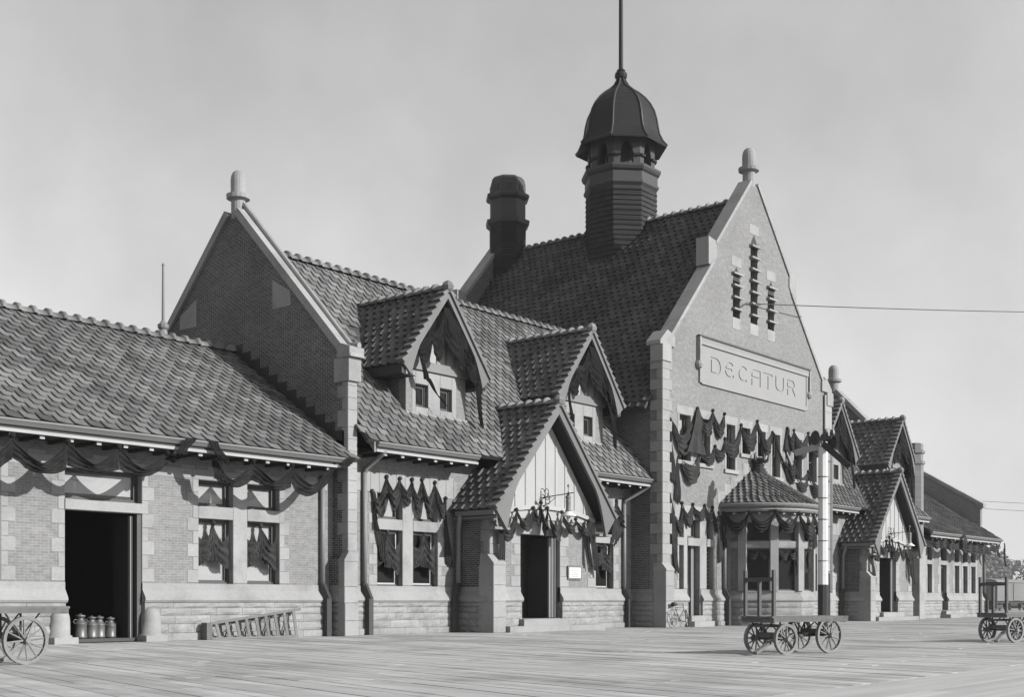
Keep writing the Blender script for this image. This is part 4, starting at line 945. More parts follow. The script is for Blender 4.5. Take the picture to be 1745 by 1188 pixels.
# ================================================================== tiles: nearest 300 singly, the others joined per roof
def tile_geo(pr, W, L, lift):
    vs = [(u * W, -.02, h_ + lift) for u, h_ in pr] + [(u * W, L, h_ + .004) for u, h_ in pr] + [(u * W, -.015, h_ - .012) for u, h_ in pr]
    n = len(pr)
    return vs, [(k, k + 1, n + k + 1, n + k) for k in range(n - 1)] + [(2 * n + k, 2 * n + k + 1, k + 1, k) for k in range(n - 1)]
# rolled tiles on the steep side slopes, broad flatter interlocking tiles on the front slopes
GEO = [tile_geo([(0, -.005), (.012, .050), (.09, .072), (.20, .066), (.33, .018), (.52, .003), (1.01, 0)], TW, TE + .05, .044),
       tile_geo([(0, -.005), (.008, .040), (.04, .044), (.14, .038), (.32, .020), (.65, .007), (1.005, 0)], .42, .27 + .04, .014)]
def tmesh(g_): me = bpy.data.meshes.new('roof_tile'); me.from_pydata(g_[0], [], g_[1]); me.materials.append(M['tile']); return me
TM = [tmesh(g_) for g_ in GEO]
def score(mt):
    p = mt.to_translation() - CAM; dpt = p.dot(FWD); x = p.dot(RGT) / dpt; z = p.z / dpt
    if abs(x) > .415 or z > .49: return 1e9
    n = Vector((mt[0][2], mt[1][2], mt[2][2])); fc_ = max(.02, -n.normalized().dot(p.normalized()))
    return dpt * dpt / fc_
def jit(mt, a=1.): return mt @ Matrix.Translation((random.uniform(-.014, .014), random.gauss(0, .010 * a), random.uniform(-.004, .009) * a)) @ Matrix.Rotation(random.gauss(0, .012 * a), 4, 'Z')
TILES.sort(key=lambda q: score(q[1]))
for roof, mt, kd in TILES[:300]: o = link('roof_tile', TM[kd], roof); o.matrix_basis = jit(mt, .7 if kd else 1.)
byroof = {}
for roof, mt, kd in TILES[300:]: byroof.setdefault((roof.name, kd), (roof, []))[1].append(mt)
for (nm, kd), (roof, ms) in byroof.items():
    tv, tf = GEO[kd]; tva = np.array([v + (1,) for v in tv])
    A = np.concatenate([(tva @ np.array(jit(mt, .7 if kd else 1.)).T)[:, :3] for mt in ms]); nv = len(tv)
    F_ = (np.array(tf)[None] + (np.arange(len(ms)) * nv)[:, None, None]).reshape(-1, 4)
    me = bpy.data.meshes.new('roof_tiles'); me.from_pydata(A.tolist(), [], F_.tolist()); tag(link('roof_tiles', me, roof, 'tile_shaded' if nm.startswith('centre_roof') else 'tile'), kind='stuff')
print('TILES', len(TILES))
#@@OBJECTS
# ================================================================== mourning drapery
def plane(y): return lambda u, z, d: (u, y - d, z)
def baymap(u, z, d): return bpt(u, d - .12, EA, EB) + (z,)
def lerp(a, b, s): return a + (b - a) * s
class Cloth:
    def __init__(s, mp, amp=.10): s.mp = mp; s.g = MB(); s.amp = amp; s.kn = []
    def grid(s, fn, nu, nv):
        vs = [s.mp(*fn(i / nu, j / nv)) for i in range(nu + 1) for j in range(nv + 1)]
        s.g.add(vs, [(i * (nv + 1) + j, (i + 1) * (nv + 1) + j, (i + 1) * (nv + 1) + j + 1, i * (nv + 1) + j + 1) for i in range(nu) for j in range(nv)])
    def swag(s, A, B, low, da=.10, db=.10, tf=.5, folds=None, us=1., pe=1.6):
        """cloth between two pins; low = z of the hanging edge, tf = how far the upper edge sags"""
        f = folds or random.choice((2.6, 3.2, 3.8)); ph = random.random(); ph2 = random.random() * 6
        mean = (A[1] + B[1]) / 2; bs = (A[1] - da + B[1] - db) / 2 - low; ts = tf * (mean - low)
        skew = random.uniform(-.10, .10); amp = s.amp * random.uniform(.8, 1.2)
        n1 = random.uniform(-.03, .03)
        def fn(a, v):
            q = a + skew * math.sin(math.pi * a) * .6
            gt = 1 - abs(2 * q - 1) ** pe if 0 <= q <= 1 else 0; gb = 1 - abs(2 * q - 1) ** 2.2
            zt = lerp(A[1], B[1], a) - ts * gt; zb = lerp(A[1] - da, B[1] - db, a) - bs * gb
            sn = math.sin(math.pi * a)
            fo = (.5 + .5 * math.cos(2 * math.pi * (f * v + ph + .35 * sn))) * amp * (.2 + .8 * sn)
            pl = amp * .55 * math.sin(2 * math.pi * 5 * a + ph2 + 2 * v) * v * (1 - .75 * sn)
            wob = .018 * math.sin(9 * a + ph2) * math.sin(7 * v + ph * 5)
            return (lerp(A[0], B[0], a) + us * (.02 * math.sin(11 * v + ph2) * sn + n1 * v), zt + (zb - zt) * v + wob, .035 + fo + pl * .8 + .05 * sn * v)
        s.grid(fn, 22, 18)
    def tail(s, T, Bt, w0, w1, pleats=3, slant=.15, us=1., off=0., flat=1.):
        ph = random.random() * 6; amp = s.amp * .7
        def fn(a, v):
            wd = lerp(w0, w1, v ** .8) * (1 + .15 * math.sin(5 * v + ph))
            u = lerp(T[0], Bt[0], v) + (a - .5) * wd * us + us * .03 * math.sin(4 * v + ph)
            z = lerp(T[1], Bt[1], v) - slant * (a - .5) * v
            return (u, z, .04 + off * min(1, v * 3) + flat * amp * (.5 + .5 * math.sin(2 * math.pi * pleats * a + ph + 1.5 * v)) * (.4 + .6 * v) + .03 * math.sin(6 * v + ph))
        s.grid(fn, 16, 16)
    def chain(s, pins, lows, tf=.5, da=.10, folds=None, us=1., knots=True, pe=1.6):
        for i, lo in enumerate(lows):
            a, b = pins[i], pins[i + 1]; s.swag(a, b, lo, a[2] if len(a) > 2 else da, b[2] if len(b) > 2 else da, tf, folds, us, pe)
        if knots: s.kn += [p[:2] for p in pins]
    def done(s, name, label, m='crape', cat='drapery', group=None):
        me = s.g.mesh(name, True)
        o = link(name, me, None, m); tag(o, label, cat, group)
        for k in s.kn:
            p = s.mp(k[0], k[1], .05)
            MB().lathe([(.01, -.075), (.05, -.05), (.075, 0), (.05, .05), (.01, .075)], p, 8).build('rosette', m, o, True)
        return o
# left wing eaves
c = Cloth(plane(-.93), .12)
c.chain([(11.95, 4.78, .5), (13.30, 4.78, .55), (14.61, 4.78, .50), (15.98, 4.78, .58), (17.34, 4.78, .55), (18.71, 4.78, .32)], [3.97, 3.96, 3.96, 4.08, 4.12], .70, pe=1.4)
c.swag((18.71, 4.80), (19.15, 5.02), 4.52, .18, .1, .6); c.mp = plane(-1.18); c.tail((19.2, 5.16), (18.95, 4.72), .28, .34, 3, 0)
c.mp = plane(-.93); c.done('eave_bunting', 'dark thin bunting looped under the eave over the wide baggage door', 'crape_thin')
c = Cloth(plane(-.93), .12)
c.mp = plane(-1.16); c.tail((20.0, 5.17), (20.28, 4.62), .36, .34, 4, .1); c.mp = plane(-.93)
c.tail((20.25, 4.72), (20.45, 4.15), .34, .5, 4, .2)
c.chain([(20.2, 4.62, .40), (21.44, 4.79, .50), (22.79, 4.79, .58), (24.35, 4.98, .25)], [4.04, 4.06, 4.03], .68, pe=1.4)
c.mp = plane(-1.16); c.tail((24.78, 5.18), (24.5, 4.82), .26, .3, 3, 0); c.mp = plane(-.93)
c.done('eave_bunting', 'dark bunting hung under the eave above the paired baggage wing windows', 'crape_thin')
def win_drape(label, pin, L, Rr, y=-.0, m='crape', name='window_drape'):
    c = Cloth(plane(y), .09)
    c.swag(pin, L[:2], min(L[2], L[1] - .5) + .12, .85, L[1] - L[2], .35, 3.2); c.swag(pin, Rr[:2], Rr[2] + .1, .85, Rr[1] - Rr[2], .35, 3.2)
    c.tail((pin[0], pin[1] - .05), (pin[0] + .05, Rr[2] + .2), .1, .34, 3, .05)
    c.kn.append(pin); return c.done(name, label, m, 'drapery')
win_drape('dark cloth pinned across the window nearest the baggage door', (20.92, 3.15), (20.42, 2.80, 1.98), (21.46, 2.88, 1.9), .12)
win_drape('dark cloth pinned across the right-hand baggage wing window', (22.55, 3.15), (22.05, 2.80, 1.95), (23.1, 2.86, 1.9), .12)
# middle windows, left range
c = Cloth(plane(0), .11)
c.chain([(26.78, 4.4), (27.4, 4.89, .2), (27.99, 4.88, .3), (28.53, 4.89, .2), (29.0, 4.93, .2), (29.6, 4.87, .3), (30.11, 4.39)], [3.62, 3.85, 4.0, 3.74, 3.68, 3.7], .42)
c.tail((26.78, 4.38), (26.98, 3.2), .1, .22, 2, .1); c.tail((26.97, 3.3), (27.25, 2.25), .2, .3, 3, .2); c.tail((30.1, 4.36), (30.24, 2.2), .1, .3, 3, .2)
c.done('window_garland', 'dark garland in six peaks over paired windows beside the near porch')
win_drape('dark cloth gathered across the left of the two windows beside the near porch', (27.52, 3.2), (27.05, 2.82, 2.08), (28.1, 2.95, 1.86), .1)
win_drape('dark cloth gathered across the window next to the near porch downspout', (29.16, 3.24), (28.65, 2.82, 2.03), (29.7, 2.92, 1.9), .1)
# porch garlands
def porch_garland(cx, label, seed):
    random.seed(seed); s = cx - 33.68; c = Cloth(plane(YF - .14), .12)
    c.chain([(31.05 + s, 3.70, .3), (31.89 + s, 4.05), (32.79 + s, 4.16), (33.2 + s, 4.36, .3), (33.55 + s, 4.20), (34.37 + s, 4.1), (35.17 + s, 3.9, .2), (35.97 + s, 3.88, .3)], [3.02, 3.33, 3.55, 3.2, 3.05, 3.35, 3.3], .52)
    c.tail((31.02 + s, 3.72), (31.12 + s, 2.12), .16, .36, 3, .15); c.tail((35.95 + s, 3.9), (36.42 + s, 2.05), .2, .42, 3, .3); c.tail((35.9 + s, 3.8), (36.02 + s, 2.3), .12, .22, 2, .2)
    return c.done('porch_garland', label)
porch_garland(PORCH[0], 'dark garland swagged across the near porch door', 5)
porch_garland(PORCH[1], 'dark garland swagged across the far porch door', 9)
random.seed(21)
c = Cloth(plane(0), .11)
c.swag((39.93, 4.93), (40.54, 4.4), 3.9, .6, .5, .3); c.tail((39.95, 4.9), (39.85, 3.45), .1, .6, 3, -.5); c.tail((40.5, 4.35), (39.95, 3.3), .12, .5, 3, -.4); c.kn += [(39.93, 4.93), (40.54, 4.4)]
c.done('window_garland', 'short dark drape between the near porch and the DECATUR block')
win_drape('dark cloth inside the narrow window right of the near porch', (39.2, 3.22), (38.7, 2.95, 2.3), (39.7, 2.95, 2.0), .1)
# dormers
def dormer_drape(cx, label, seed, big):
    random.seed(seed); c = Cloth(plane(-.40), .08)
    P_ = [(cx - 1.28, 9.05), (cx - .72, 9.75, .5), (cx - .1, 10.45, .9), (cx + .75, 9.85, .7), (cx + 1.35, 8.9, .5), (cx + 1.6, 8.5, .4)]
    c.chain(P_, [8.55, 8.7, 8.95, 8.75, 8.2], .22, .3, 3.4, knots=False)
    c.tail((cx + .15, 10.5), (cx + .9, 8.7), .5, .9, 4, .5); c.tail((cx + .9, 9.6), (cx + 1.45, 8.1), .5, .6, 4, .4)
    if big: c.tail((cx - 1.2, 9.0), (cx - .95, 8.0), .14, .26, 2, .1); c.tail((cx - .98, 8.1), (cx - .1, 7.38), .24, .2, 2, .2)
    else: c.tail((cx - 1.3, 8.9), (cx - 1.2, 7.6), .14, .22, 2, .1)
    c.tail((cx + 1.3, 8.85), (cx + (1.75 if big else 1.6), 6.85), .34, .2, 3, .1)
    return c.done('dormer_drape', label, 'crape_shaded')
dormer_drape(DORM[0], 'dark cloth hanging in the first dormer gable, tail blown over its windows', 2, True)
dormer_drape(DORM[1], 'dark cloth hanging in the dormer gable behind the near porch roof', 3, False)
dormer_drape(DORM[2], 'dark cloth hanging in the dormer just right of the DECATUR block', 4, False)
dormer_drape(DORM[3], 'dark cloth hanging in the farthest dormer gable above the far porch', 6, False)
random.seed(33)
# centre block
c = Cloth(plane(YF), .13)
c.chain([(41.6, 8.14), (43.65, 8.82, .25), (44.88, 8.88, .3), (45.84, 8.85, .3)], [6.85, 7.7, 7.72], .5)
c.tail((43.64, 8.82), (43.28, 6.95), .12, 1.35, 1.5, .05, off=.16, flat=.4); c.tail((41.6, 8.12), (41.75, 5.72), .14, .42, 3, .2); c.tail((41.62, 8.1), (42.3, 7.3), .12, .4, 2, .1)
c.swag((42.25, 6.72), (43.85, 7.0), 5.7, .2, .3, .35, 4.2); c.tail((42.25, 6.75), (42.05, 4.95), .16, .36, 3, .2)
c.tail((41.47, 5.62), (41.75, 3.9), .2, .34, 3, .1); c.tail((41.72, 4.0), (42.02, 2.2), .34, .40, 3, .2); c.kn += [(41.44, 5.6), (42.25, 6.75)]
c.done('facade_garland', 'dark garland with a broad flat panel over the left upper windows of the DECATUR block')
c = Cloth(plane(YF), .13)
c.chain([(43.85, 7.0), (45.06, 7.42, .3), (45.88, 7.82, .4), (47.25, 8.54, .2), (48.68, 8.86, .2), (50.06, 8.52, .2)], [6.58, 6.78, 7.08, 7.46, 7.48], .45, folds=3.6)
c.tail((50.06, 8.5), (51.2, 7.1), .14, .55, 3, .4); c.tail((51.1, 7.3), (51.75, 6.4), .4, .42, 3, .2)
c.done('facade_garland', 'dark garland looped across the middle upper windows below the DECATUR panel')
c = Cloth(plane(YF), .13)
c.chain([(51.49, 8.86), (52.15, 8.83, .2), (53.61, 8.85, .2), (55.1, 8.9, .2)], [7.7, 7.56, 7.78], .4, folds=3.6)
c.chain([(51.36, 7.81), (52.2, 7.41, .3), (53.61, 7.07, .3), (54.96, 6.73, .3)], [6.38, 6.0, 5.88], .42, folds=3.8)
c.tail((51.49, 8.84), (51.36, 7.8), .14, .4, 3, .1)
c.done('facade_garland', 'two rows of dark swags over the right upper windows behind the signal mast')
c = Cloth(plane(YF), .12)
c.chain([(41.95, 4.3), (42.47, 4.92), (43.3, 4.92, .3), (44.22, 4.93, .25), (44.85, 4.88, .3), (45.35, 4.7, .3)], [3.62, 3.95, 4.25, 4.28, 3.78], .42)
c.tail((45.5, 4.6), (45.62, 2.7), .3, .62, 4, -.2)
c.done('door_garland', 'dark garland in four peaks over the corner door behind the bicycle')
c = Cloth(baymap, .12)
c.chain([(177, 4.75, .2), (155, 4.72), (133, 4.72), (109, 4.72), (86, 4.72, .2), (64, 4.72), (40, 4.72), (16, 4.72)], [3.78, 3.85, 3.85, 3.6, 3.75, 3.8, 3.8], .5, folds=3.6, us=8.)
c.tail((87, 4.7), (84, 3.3), 2, 8, 3, .2); c.tail((177, 4.7), (179, 3.2), 3, 9, 3, .1)
c.done('bay_garland', 'dark garland looped all round the bay window eave')
for t_, lb in ((150, 'short dark swag inside the first bay window pane'), (120, 'short dark swag inside the second bay window pane, tail at its right'), (90, 'narrow dark drape in the bay window pane beside the signal mast')):
    c = Cloth(lambda u, z, d: bpt(u, d - .07) + (z,), .05)
    if t_ > 100: c.chain([(t_ + 10, 3.15), (t_ - 1, 3.12), (t_ - 11, 3.12)], [2.72, 2.72], .3, us=5., knots=False)
    if t_ == 120: c.tail((t_ - 9, 3.1), (t_ - 10, 2.2), 2, 6, 3, .3)
    if t_ == 90: c.tail((t_ + 6, 3.12), (t_ + 6, 2.2), 6, 8, 4, .1); c.tail((t_ - 6, 3.12), (t_ - 6, 2.4), 6, 8, 4, .1)
    c.done('pane_swag', lb)
# right range and right wing
c = Cloth(plane(0), .11)
c.chain([(56.5, 4.7), (57.4, 4.92), (58.2, 4.6), (58.75, 4.35)], [3.9, 4.0, 3.7], .4); c.tail((58.7, 4.4), (58.75, 2.4), .16, .4, 3, .2)
c.done('window_garland', 'dark garland between the DECATUR block and the far porch')
c = Cloth(plane(-.95), .14)
c.chain([(70.2, 4.68, .4), (71.2, 4.68, .6), (72.4, 4.68, .5), (73.3, 4.68, .65), (74.6, 4.7, .5), (75.4, 4.72, .75), (76.6, 4.68, .7), (77.8, 4.66, .7), (79.1, 4.66, .6), (80.2, 4.66, .4), (81.9, 4.75, .2)], [4.0, 4.1, 3.95, 4.05, 4.0, 3.9, 3.85, 3.9, 3.9, 4.15], .4)
c.mp = plane(-1.18); c.tail((75.0, 5.05), (74.8, 4.2), .5, .6, 3, .1); c.tail((82.0, 4.75), (82.25, 3.3), .12, .25, 2, .2); c.mp = plane(-.95); c.tail((81.3, 4.7), (81.6, 3.9), .3, .4, 2, .2)
c.done('eave_bunting', 'bunched dark bunting under the eave of the far right wing')
# ================================================================== lamps, notice board, wires
def bracket_lamp(cx, label):
    e = empty('bracket_lamp', (cx - .25, YF - .05, 4.55)); tag(e, label, 'lamp', 'bracket lamps over the porch doors')
    MB().tube([(0, 0, 0), (0, -1.35, .10)], .018, 6).lathe([(.02, -.05), (.05, 0), (.02, .05)], (0, -1.12, .09), 6).build('bracket_arm', 'iron', e)
    g = MB()
    for a, r_ in ((.3, .34), (1.2, .38), (2.2, .36), (3.6, .34), (4.6, .32), (5.4, .3)):
        pts = []
        for i in range(10):
            t_ = i / 9; q = a + 1.6 * t_ * t_; rr_ = r_ * min(1, t_ * 1.3) * (1 - .35 * max(0, t_ - .7) / .3)
            pts.append((.04 * math.sin(a * 3), -.12 - rr_ * math.cos(q) * .8, rr_ * math.sin(q)))
        g.tube(pts, .014, 5)
    g.build('scrollwork', 'iron', e)
    MB().tube([(0, -.05, -.02), (0, -.6, -.02), (0, -.02, -.35)], .014, 5).build('brace', 'iron', e)
    ln = MB().lathe([(.012, .32), (.05, .26), (.012, .2), (.012, .02), (.03, 0), (.10, -.10), (.10, -.16), (.07, -.2), (.10, -.24), (.085, -.3), (.085, -.52), (.10, -.56), (.12, -.60)], (0, -1.12, .08), 12).build('lantern', 'trim', e, True)
    MB().lathe([(.11, -.60), (.16, -.66), (.27, -.745), (.27, -.76), (.15, -.68), (.08, -.64)], (0, -1.12, .08), 16, 0, False).build('shade', 'white_paint', ln, True)
    MB().lathe([(.02, -.64), (.06, -.72), (.075, -.80), (.05, -.9), (.01, -.93)], (0, -1.12, .08), 10).build('globe', 'paper', ln, True)
bracket_lamp(PORCH[0], 'iron bracket lamp with scrollwork over the near porch door')
bracket_lamp(PORCH[1], 'iron bracket lamp with white shade over the far porch door')
nb = empty('notice_board', (35.3, YF - .02, 1.8)); tag(nb, 'small framed notice beside the near porch door', 'notice')
MB().box(-.40, .40, -.04, 0, -.02, .47).build('frame', 'cart_wood', nb); MB().box(-.34, .34, -.052, -.041, .04, .41).build('paper', 'paper', nb)
for k, (a, b_) in enumerate(((-.2, .2), (-.24, .24), (-.1, .16), (-.22, .18), (-.26, .2))): MB().box(a, b_, -.054, -.0525, .345 - k * .065, .365 - k * .065).build('printed_line', 'pipe', nb)
def wire(a, b, sag, label, r_=.014):
    pts = [(lerp(a[0], b[0], i / 20), lerp(a[1], b[1], i / 20), lerp(a[2], b[2], i / 20) - sag * 4 * (i / 20) * (1 - i / 20)) for i in range(21)]
    tag(MB().tube(pts, r_, 5).build('overhead_wire', 'iron'), label, 'wire')
wire((47.68, YF - .05, 13.8), (94, -9.0, 20.6), .15, 'long thin wire from the DECATUR gable out to the right', .022)
wire((XR1, .1, 7.5), (140, -15, 8.9), .1, 'upper thin wire leaving the far end gable'); wire((XR1, -.1, 7.0), (140, -15, 8.0), .1, 'lower thin wire leaving the far end gable')
MB().tube([(47.1, YF - .02, 13.5), (47.5, YF - .12, 13.75), (47.7, YF - .05, 13.8)], .03, 6).build('wire_bracket', 'iron', ST)
# ================================================================== signal mast
sg = empty('signal_mast', (46.15, -5.7, 0)); tag(sg, 'white semaphore mast with two arms in front of the bay window', 'signal')
MB().lathe([(.205, 0), (.205, 1.68)], n=8, a0=R(22.5)).build('mast_base', 'black_paint', sg)
mast = MB().lathe([(.20, 1.68), (.175, 7.15), (.10, 7.22)], n=8, a0=R(22.5)).build('mast', 'white_paint', sg)
for z_ in (2.6, 3.4, 4.25, 5.1, 5.95): MB().lathe([(.19, 0), (.212, .01), (.212, .035), (.19, .045)], (0, 0, z_), 8, R(22.5)).build('band', 'trim', mast)
a1 = MB().bar((0.02, .1, 7.22), (.02, 1.22, 7.02), .05, .26).build('arm', 'trim_light', sg); a1['label'] = 'pale arm pointing left'
a2 = MB().bar((-.14, -.05, 7.28), (-.14, -1.18, 6.28), .05, .24).build('arm', 'black_paint', sg); a2['label'] = 'dark arm pointing down to the right'
for yy, zz_ in ((.32, 7.55), (-.42, 7.30)):
    o = MB().lathe([(.02, -.02), (.27, -.02), (.29, 0), (.27, .02), (.02, .02)], n=20).build('spectacle', 'black_paint', sg); o.rotation_euler = (0, R(90), R(-25)); o.location = (-.05, yy, zz_)
MB().box(-.2, .1, -.45, .15, 7.42, 7.56).lathe([(.1, 0), (.12, .1), (.09, .28), (.05, .34)], (-.1, -.15, 7.5), 8).lathe([(.09, 0), (.11, .1), (.08, .26)], (-.05, -.42, 7.55), 8).tube([(0, .3, 7.5), (0, -.5, 7.35)], .05, 6).build('lamp_head', 'iron', sg)
for dx in (.30, .44):
    MB().tube([(dx, -.18, 1.35), (dx, -.18, 6.9)], .028, 6).build('rod', 'pipe', sg)
for z_ in (1.4, 2.2, 3.1, 4.0, 4.9, 5.8, 6.6): MB().tube([(.15, -.1, z_), (.46, -.18, z_)], .018, 5).build('rod_guide', 'iron', sg)
# ================================================================== baggage carts
def wheel(parent, x, y, r_, steer=0., nsp=12):
    n = 28; prof = [(r_, -.035), (r_, .035), (r_ - .055, .03), (r_ - .055, -.03)]
    rim = MB(); vs = [(p * math.cos(2 * math.pi * k / n), q, p * math.sin(2 * math.pi * k / n)) for k in range(n) for p, q in prof]
    rim.add(vs, [(k * 4 + i, k * 4 + (i + 1) % 4, ((k + 1) % n) * 4 + (i + 1) % 4, ((k + 1) % n) * 4 + i) for k in range(n) for i in range(4)])
    w_ = rim.build('wheel', 'wheel_paint', parent); w_.location = (x, y, r_); w_.rotation_euler = (0, random.uniform(0, 1), steer)
    for k in range(nsp):
        a = 2 * math.pi * k / nsp; MB().tube([(.05 * math.cos(a), .02 * (-1) ** k, .05 * math.sin(a)), ((r_ - .05) * math.cos(a), 0, (r_ - .05) * math.sin(a))], [.02, .013], 5).build('spoke', 'wheel_paint', w_)
    MB().tube([(0, -.1, 0), (0, .1, 0)], [.045, .055], 10).build('hub', 'wheel_paint', w_)
    return w_
def cart(loc, rz, label, rf, rr_, zd, x0, x1, hw, xf, xr, ends, tongue, steer=0.):
    e = empty('baggage_cart', loc, rz); tag(e, label, 'cart', 'four-wheeled baggage carts on the platform')
    n = 6; pw = 2 * hw / n
    for k in range(n): MB().box(x0, x1, -hw + k * pw + .004, -hw + (k + 1) * pw - .004, zd - .035, zd + random.uniform(-.004, .004)).build('deck_board', 'cart_wood', e)
    for s_ in (-1, 1): MB().box(x0 + .03, x1 - .03, s_ * hw - .03 * (s_ > 0) - .005, s_ * hw + .03 * (s_ < 0) + .005, zd - .11, zd - .036).build('side_rail', 'cart_wood', e)
    for x in (x0 + .02, x1 - .08): MB().box(x, x + .06, -hw + .035, hw - .035, zd - .12, zd - .037).build('end_rail', 'cart_wood', e)
    for x, r_, st in ((xf, rf, steer), (xr, rr_, 0)):
        ax = MB().bar((x, -hw + .0, r_), (x, hw, r_), .05, .05).build('axle', 'iron', e)
        MB().box(x - .06, x + .06, -hw + .12, hw - .12, r_ + .03, r_ + .12).build('bolster', 'cart_wood', ax)
        for s_ in (-1, 1):
            wheel(e, x, s_ * (hw - .03), r_, st)
            MB().tube([(x, s_ * (hw - .18), r_ + .1), (x, s_ * (hw - .18), zd - .05)], .018, 6).tube([(x, s_ * (hw - .18), r_ + .05), (x + .38, s_ * (hw - .18), zd - .06)], .014, 5).tube([(x, s_ * (hw - .18), r_ + .05), (x - .3, s_ * (hw - .18), zd - .06)], .014, 5).build('stay', 'iron', ax)
    MB().bar((xf, 0, rf + .02), (xr, 0, rr_), .05, .06).build('reach', 'iron', e)
    MB().bar((xf, -.2, rf + .25), (xf, .2, rf + .25), .5, .05).build('turntable', 'cart_wood', e)
    for x in ends:
        for y, zt in ((-hw + .05, zd + .9), (0, zd + .72), (hw - .05, zd + .9)): MB().box(x - .03, x + .03, y - .03, y + .03, zd - .1, zt).build('stake', 'door_wood', e)
        MB().box(x - .028, x + .028, -hw + .081, hw - .081, zd + .68, zd + .76).build('cross_bar', 'door_wood', e)
    if tongue: MB().bar((xf - .05, tongue[0] * .3, rf), (xf - tongue[1], tongue[0], .05), .09, .05).build('tongue', 'ladder_wood', e)
    return e
cart((22.745, -16.105, 0), R(-18), 'baggage cart with an upright end frame in front of the bay window', .30, .36, .74, -.98, 1.12, .44, -.6, .6, (-.9,), (-.55, .95), R(0))
cart((32.6, -17.38, 0), R(-20), 'baggage cart with end frame at the right edge of the platform', .31, .36, .74, -.98, 1.3, .44, -.6, .65, (-.9,), (-.55, .9))
cart((9.3, -7.95, 0), R(0), 'baggage cart with tall spoked wheels at the left edge by the baggage door', .395, .395, .95, -2.2, 2.22, .5, -1.35, 1.43, (-2.1,), None)
# ================================================================== ladder, milk cans, bicycle
ld = empty('step_ladder', (20.4, -.34, 0)); tag(ld, 'wooden step ladder lying on its side against the plinth', 'ladder')
def lz(x): return .40 + .36 * x / 3.15
ln_ = lambda x: .10 + .05 * x / 3.15
MB().bar((0, -.04, .035), (3.12, -.04, .035), .05, .06).build('rail', 'ladder_wood', ld)
MB().bar((-.03, .02, .41), (3.3, .06, .80), .05, .06).build('rail', 'ladder_wood', ld)
MB().bar((.02, .12, .08), (3.1, .14, .05), .03, .04).build('rear_rail', 'ladder_wood', ld); MB().bar((.02, .16, .38), (3.1, .18, .66), .03, .04).build('rear_rail', 'ladder_wood', ld)
MB().box(-.06, .12, -.10, .14, .005, .46).build('head_board', 'cart_wood', ld)
for k in range(9):
    x = .36 + k * .335; MB().bar((x + .05, -.03, .06), (x - .02, .03, lz(x) - .01), .10, .02, up=(0, 1, 0)).build('tread', 'ladder_wood', ld)
    if k % 2: MB().bar((x + .05, .15, .07), (x + .2, .15, lz(x) - .05), .03, .03).build('rear_brace', 'ladder_wood', ld)
def milk_can(x, y, sc, label):
    e = empty('milk_can', (x, y, .105)); e.scale = (sc, sc, sc); tag(e, label, 'milk can', 'milk cans inside the baggage door')
    MB().lathe([(.155, 0), (.165, .01), (.165, .05), (.158, .06), (.158, .34), (.164, .35), (.158, .36), (.12, .42), (.085, .46), (.085, .50), (.09, .505)], n=20).build('body', 'milk_can', e, True)
    MB().lathe([(.085, .50), (.12, .535), (.125, .555), (.11, .57), (.04, .575), (.035, .60), (.0, .605)], n=20).build('lid', 'milk_can', e, True)
    for s_ in (-1, 1): MB().tube([(s_ * .15, -.02, .36), (s_ * .2, -.02, .40), (s_ * .17, -.02, .46), (s_ * .1, -.02, .46)], .01, 5).build('handle', 'milk_can', e)
milk_can(17.24, .55, 1.02, 'leftmost milk can just inside the baggage door, wide flat lid'); milk_can(17.60, .62, .93, 'brightest milk can, second from the left in the baggage doorway')
milk_can(17.90, .75, .93, 'third milk can from the left in the baggage doorway'); milk_can(18.14, .62, .88, 'rightmost milk can in the baggage doorway')
bk = empty('bicycle', (41.45, -1.98, 0), R(0)); bk.rotation_euler = (R(-7), 0, 0); tag(bk, 'bicycle leaning at the corner pier of the DECATUR block', 'bicycle')
def bwheel(x, turn, m):
    n = 32; tr_ = .33; r2 = .018
    g = MB(); g.tube([(tr_ * math.cos(2 * math.pi * k / n), 0, tr_ * math.sin(2 * math.pi * k / n)) for k in range(n + 1)], r2, 6, False)
    w_ = g.build('wheel', m, bk, True); w_.location = (x, 0, tr_ + r2); w_.rotation_euler = (0, 0, turn)
    for k in range(16): a = 2 * math.pi * k / 16; MB().tube([(0, .02 * (-1) ** k, 0), (tr_ * math.cos(a), 0, tr_ * math.sin(a))], .0025, 3, False).build('spoke', 'chrome', w_)
    MB().tube([(0, -.04, 0), (0, .04, 0)], .02, 8).build('hub', 'chrome', w_)
bwheel(-.52, 0, 'pipe'); bwheel(.56, R(38), 'black_paint')
S_, B_, H1, H2, A_ = (-.16, 0, .78), (-.05, 0, .30), (.40, 0, .80), (.42, 0, .70), (-.52, 0, .348)
MB().tube([S_, B_], .016, 6).tube([S_, H1], .016, 6).tube([H2, B_], .016, 6).tube([A_, B_], .011, 6).tube([A_, (-.15, 0, .74)], .011, 6).build('frame', 'trim_dark', bk)
MB().tube([(.385, 0, .95), (.43, 0, .66), (.56, 0, .348)], .014, 6).build('fork', 'trim_dark', bk)
MB().tube([(-.05, -.32, .93), (.30, -.25, .97), (.40, 0, .95), (.30, .25, .97), (.1, .3, .93)], .012, 6).build('handlebar', 'chrome', bk, True)
MB().tube([(-.36, 0, .90), (-.25, 0, .915), (-.02, 0, .90)], [.09, .08, .02], 8).tube([(-.16, 0, .76), (-.2, 0, .9)], .012, 6).build('saddle', 'black_paint', bk, True)
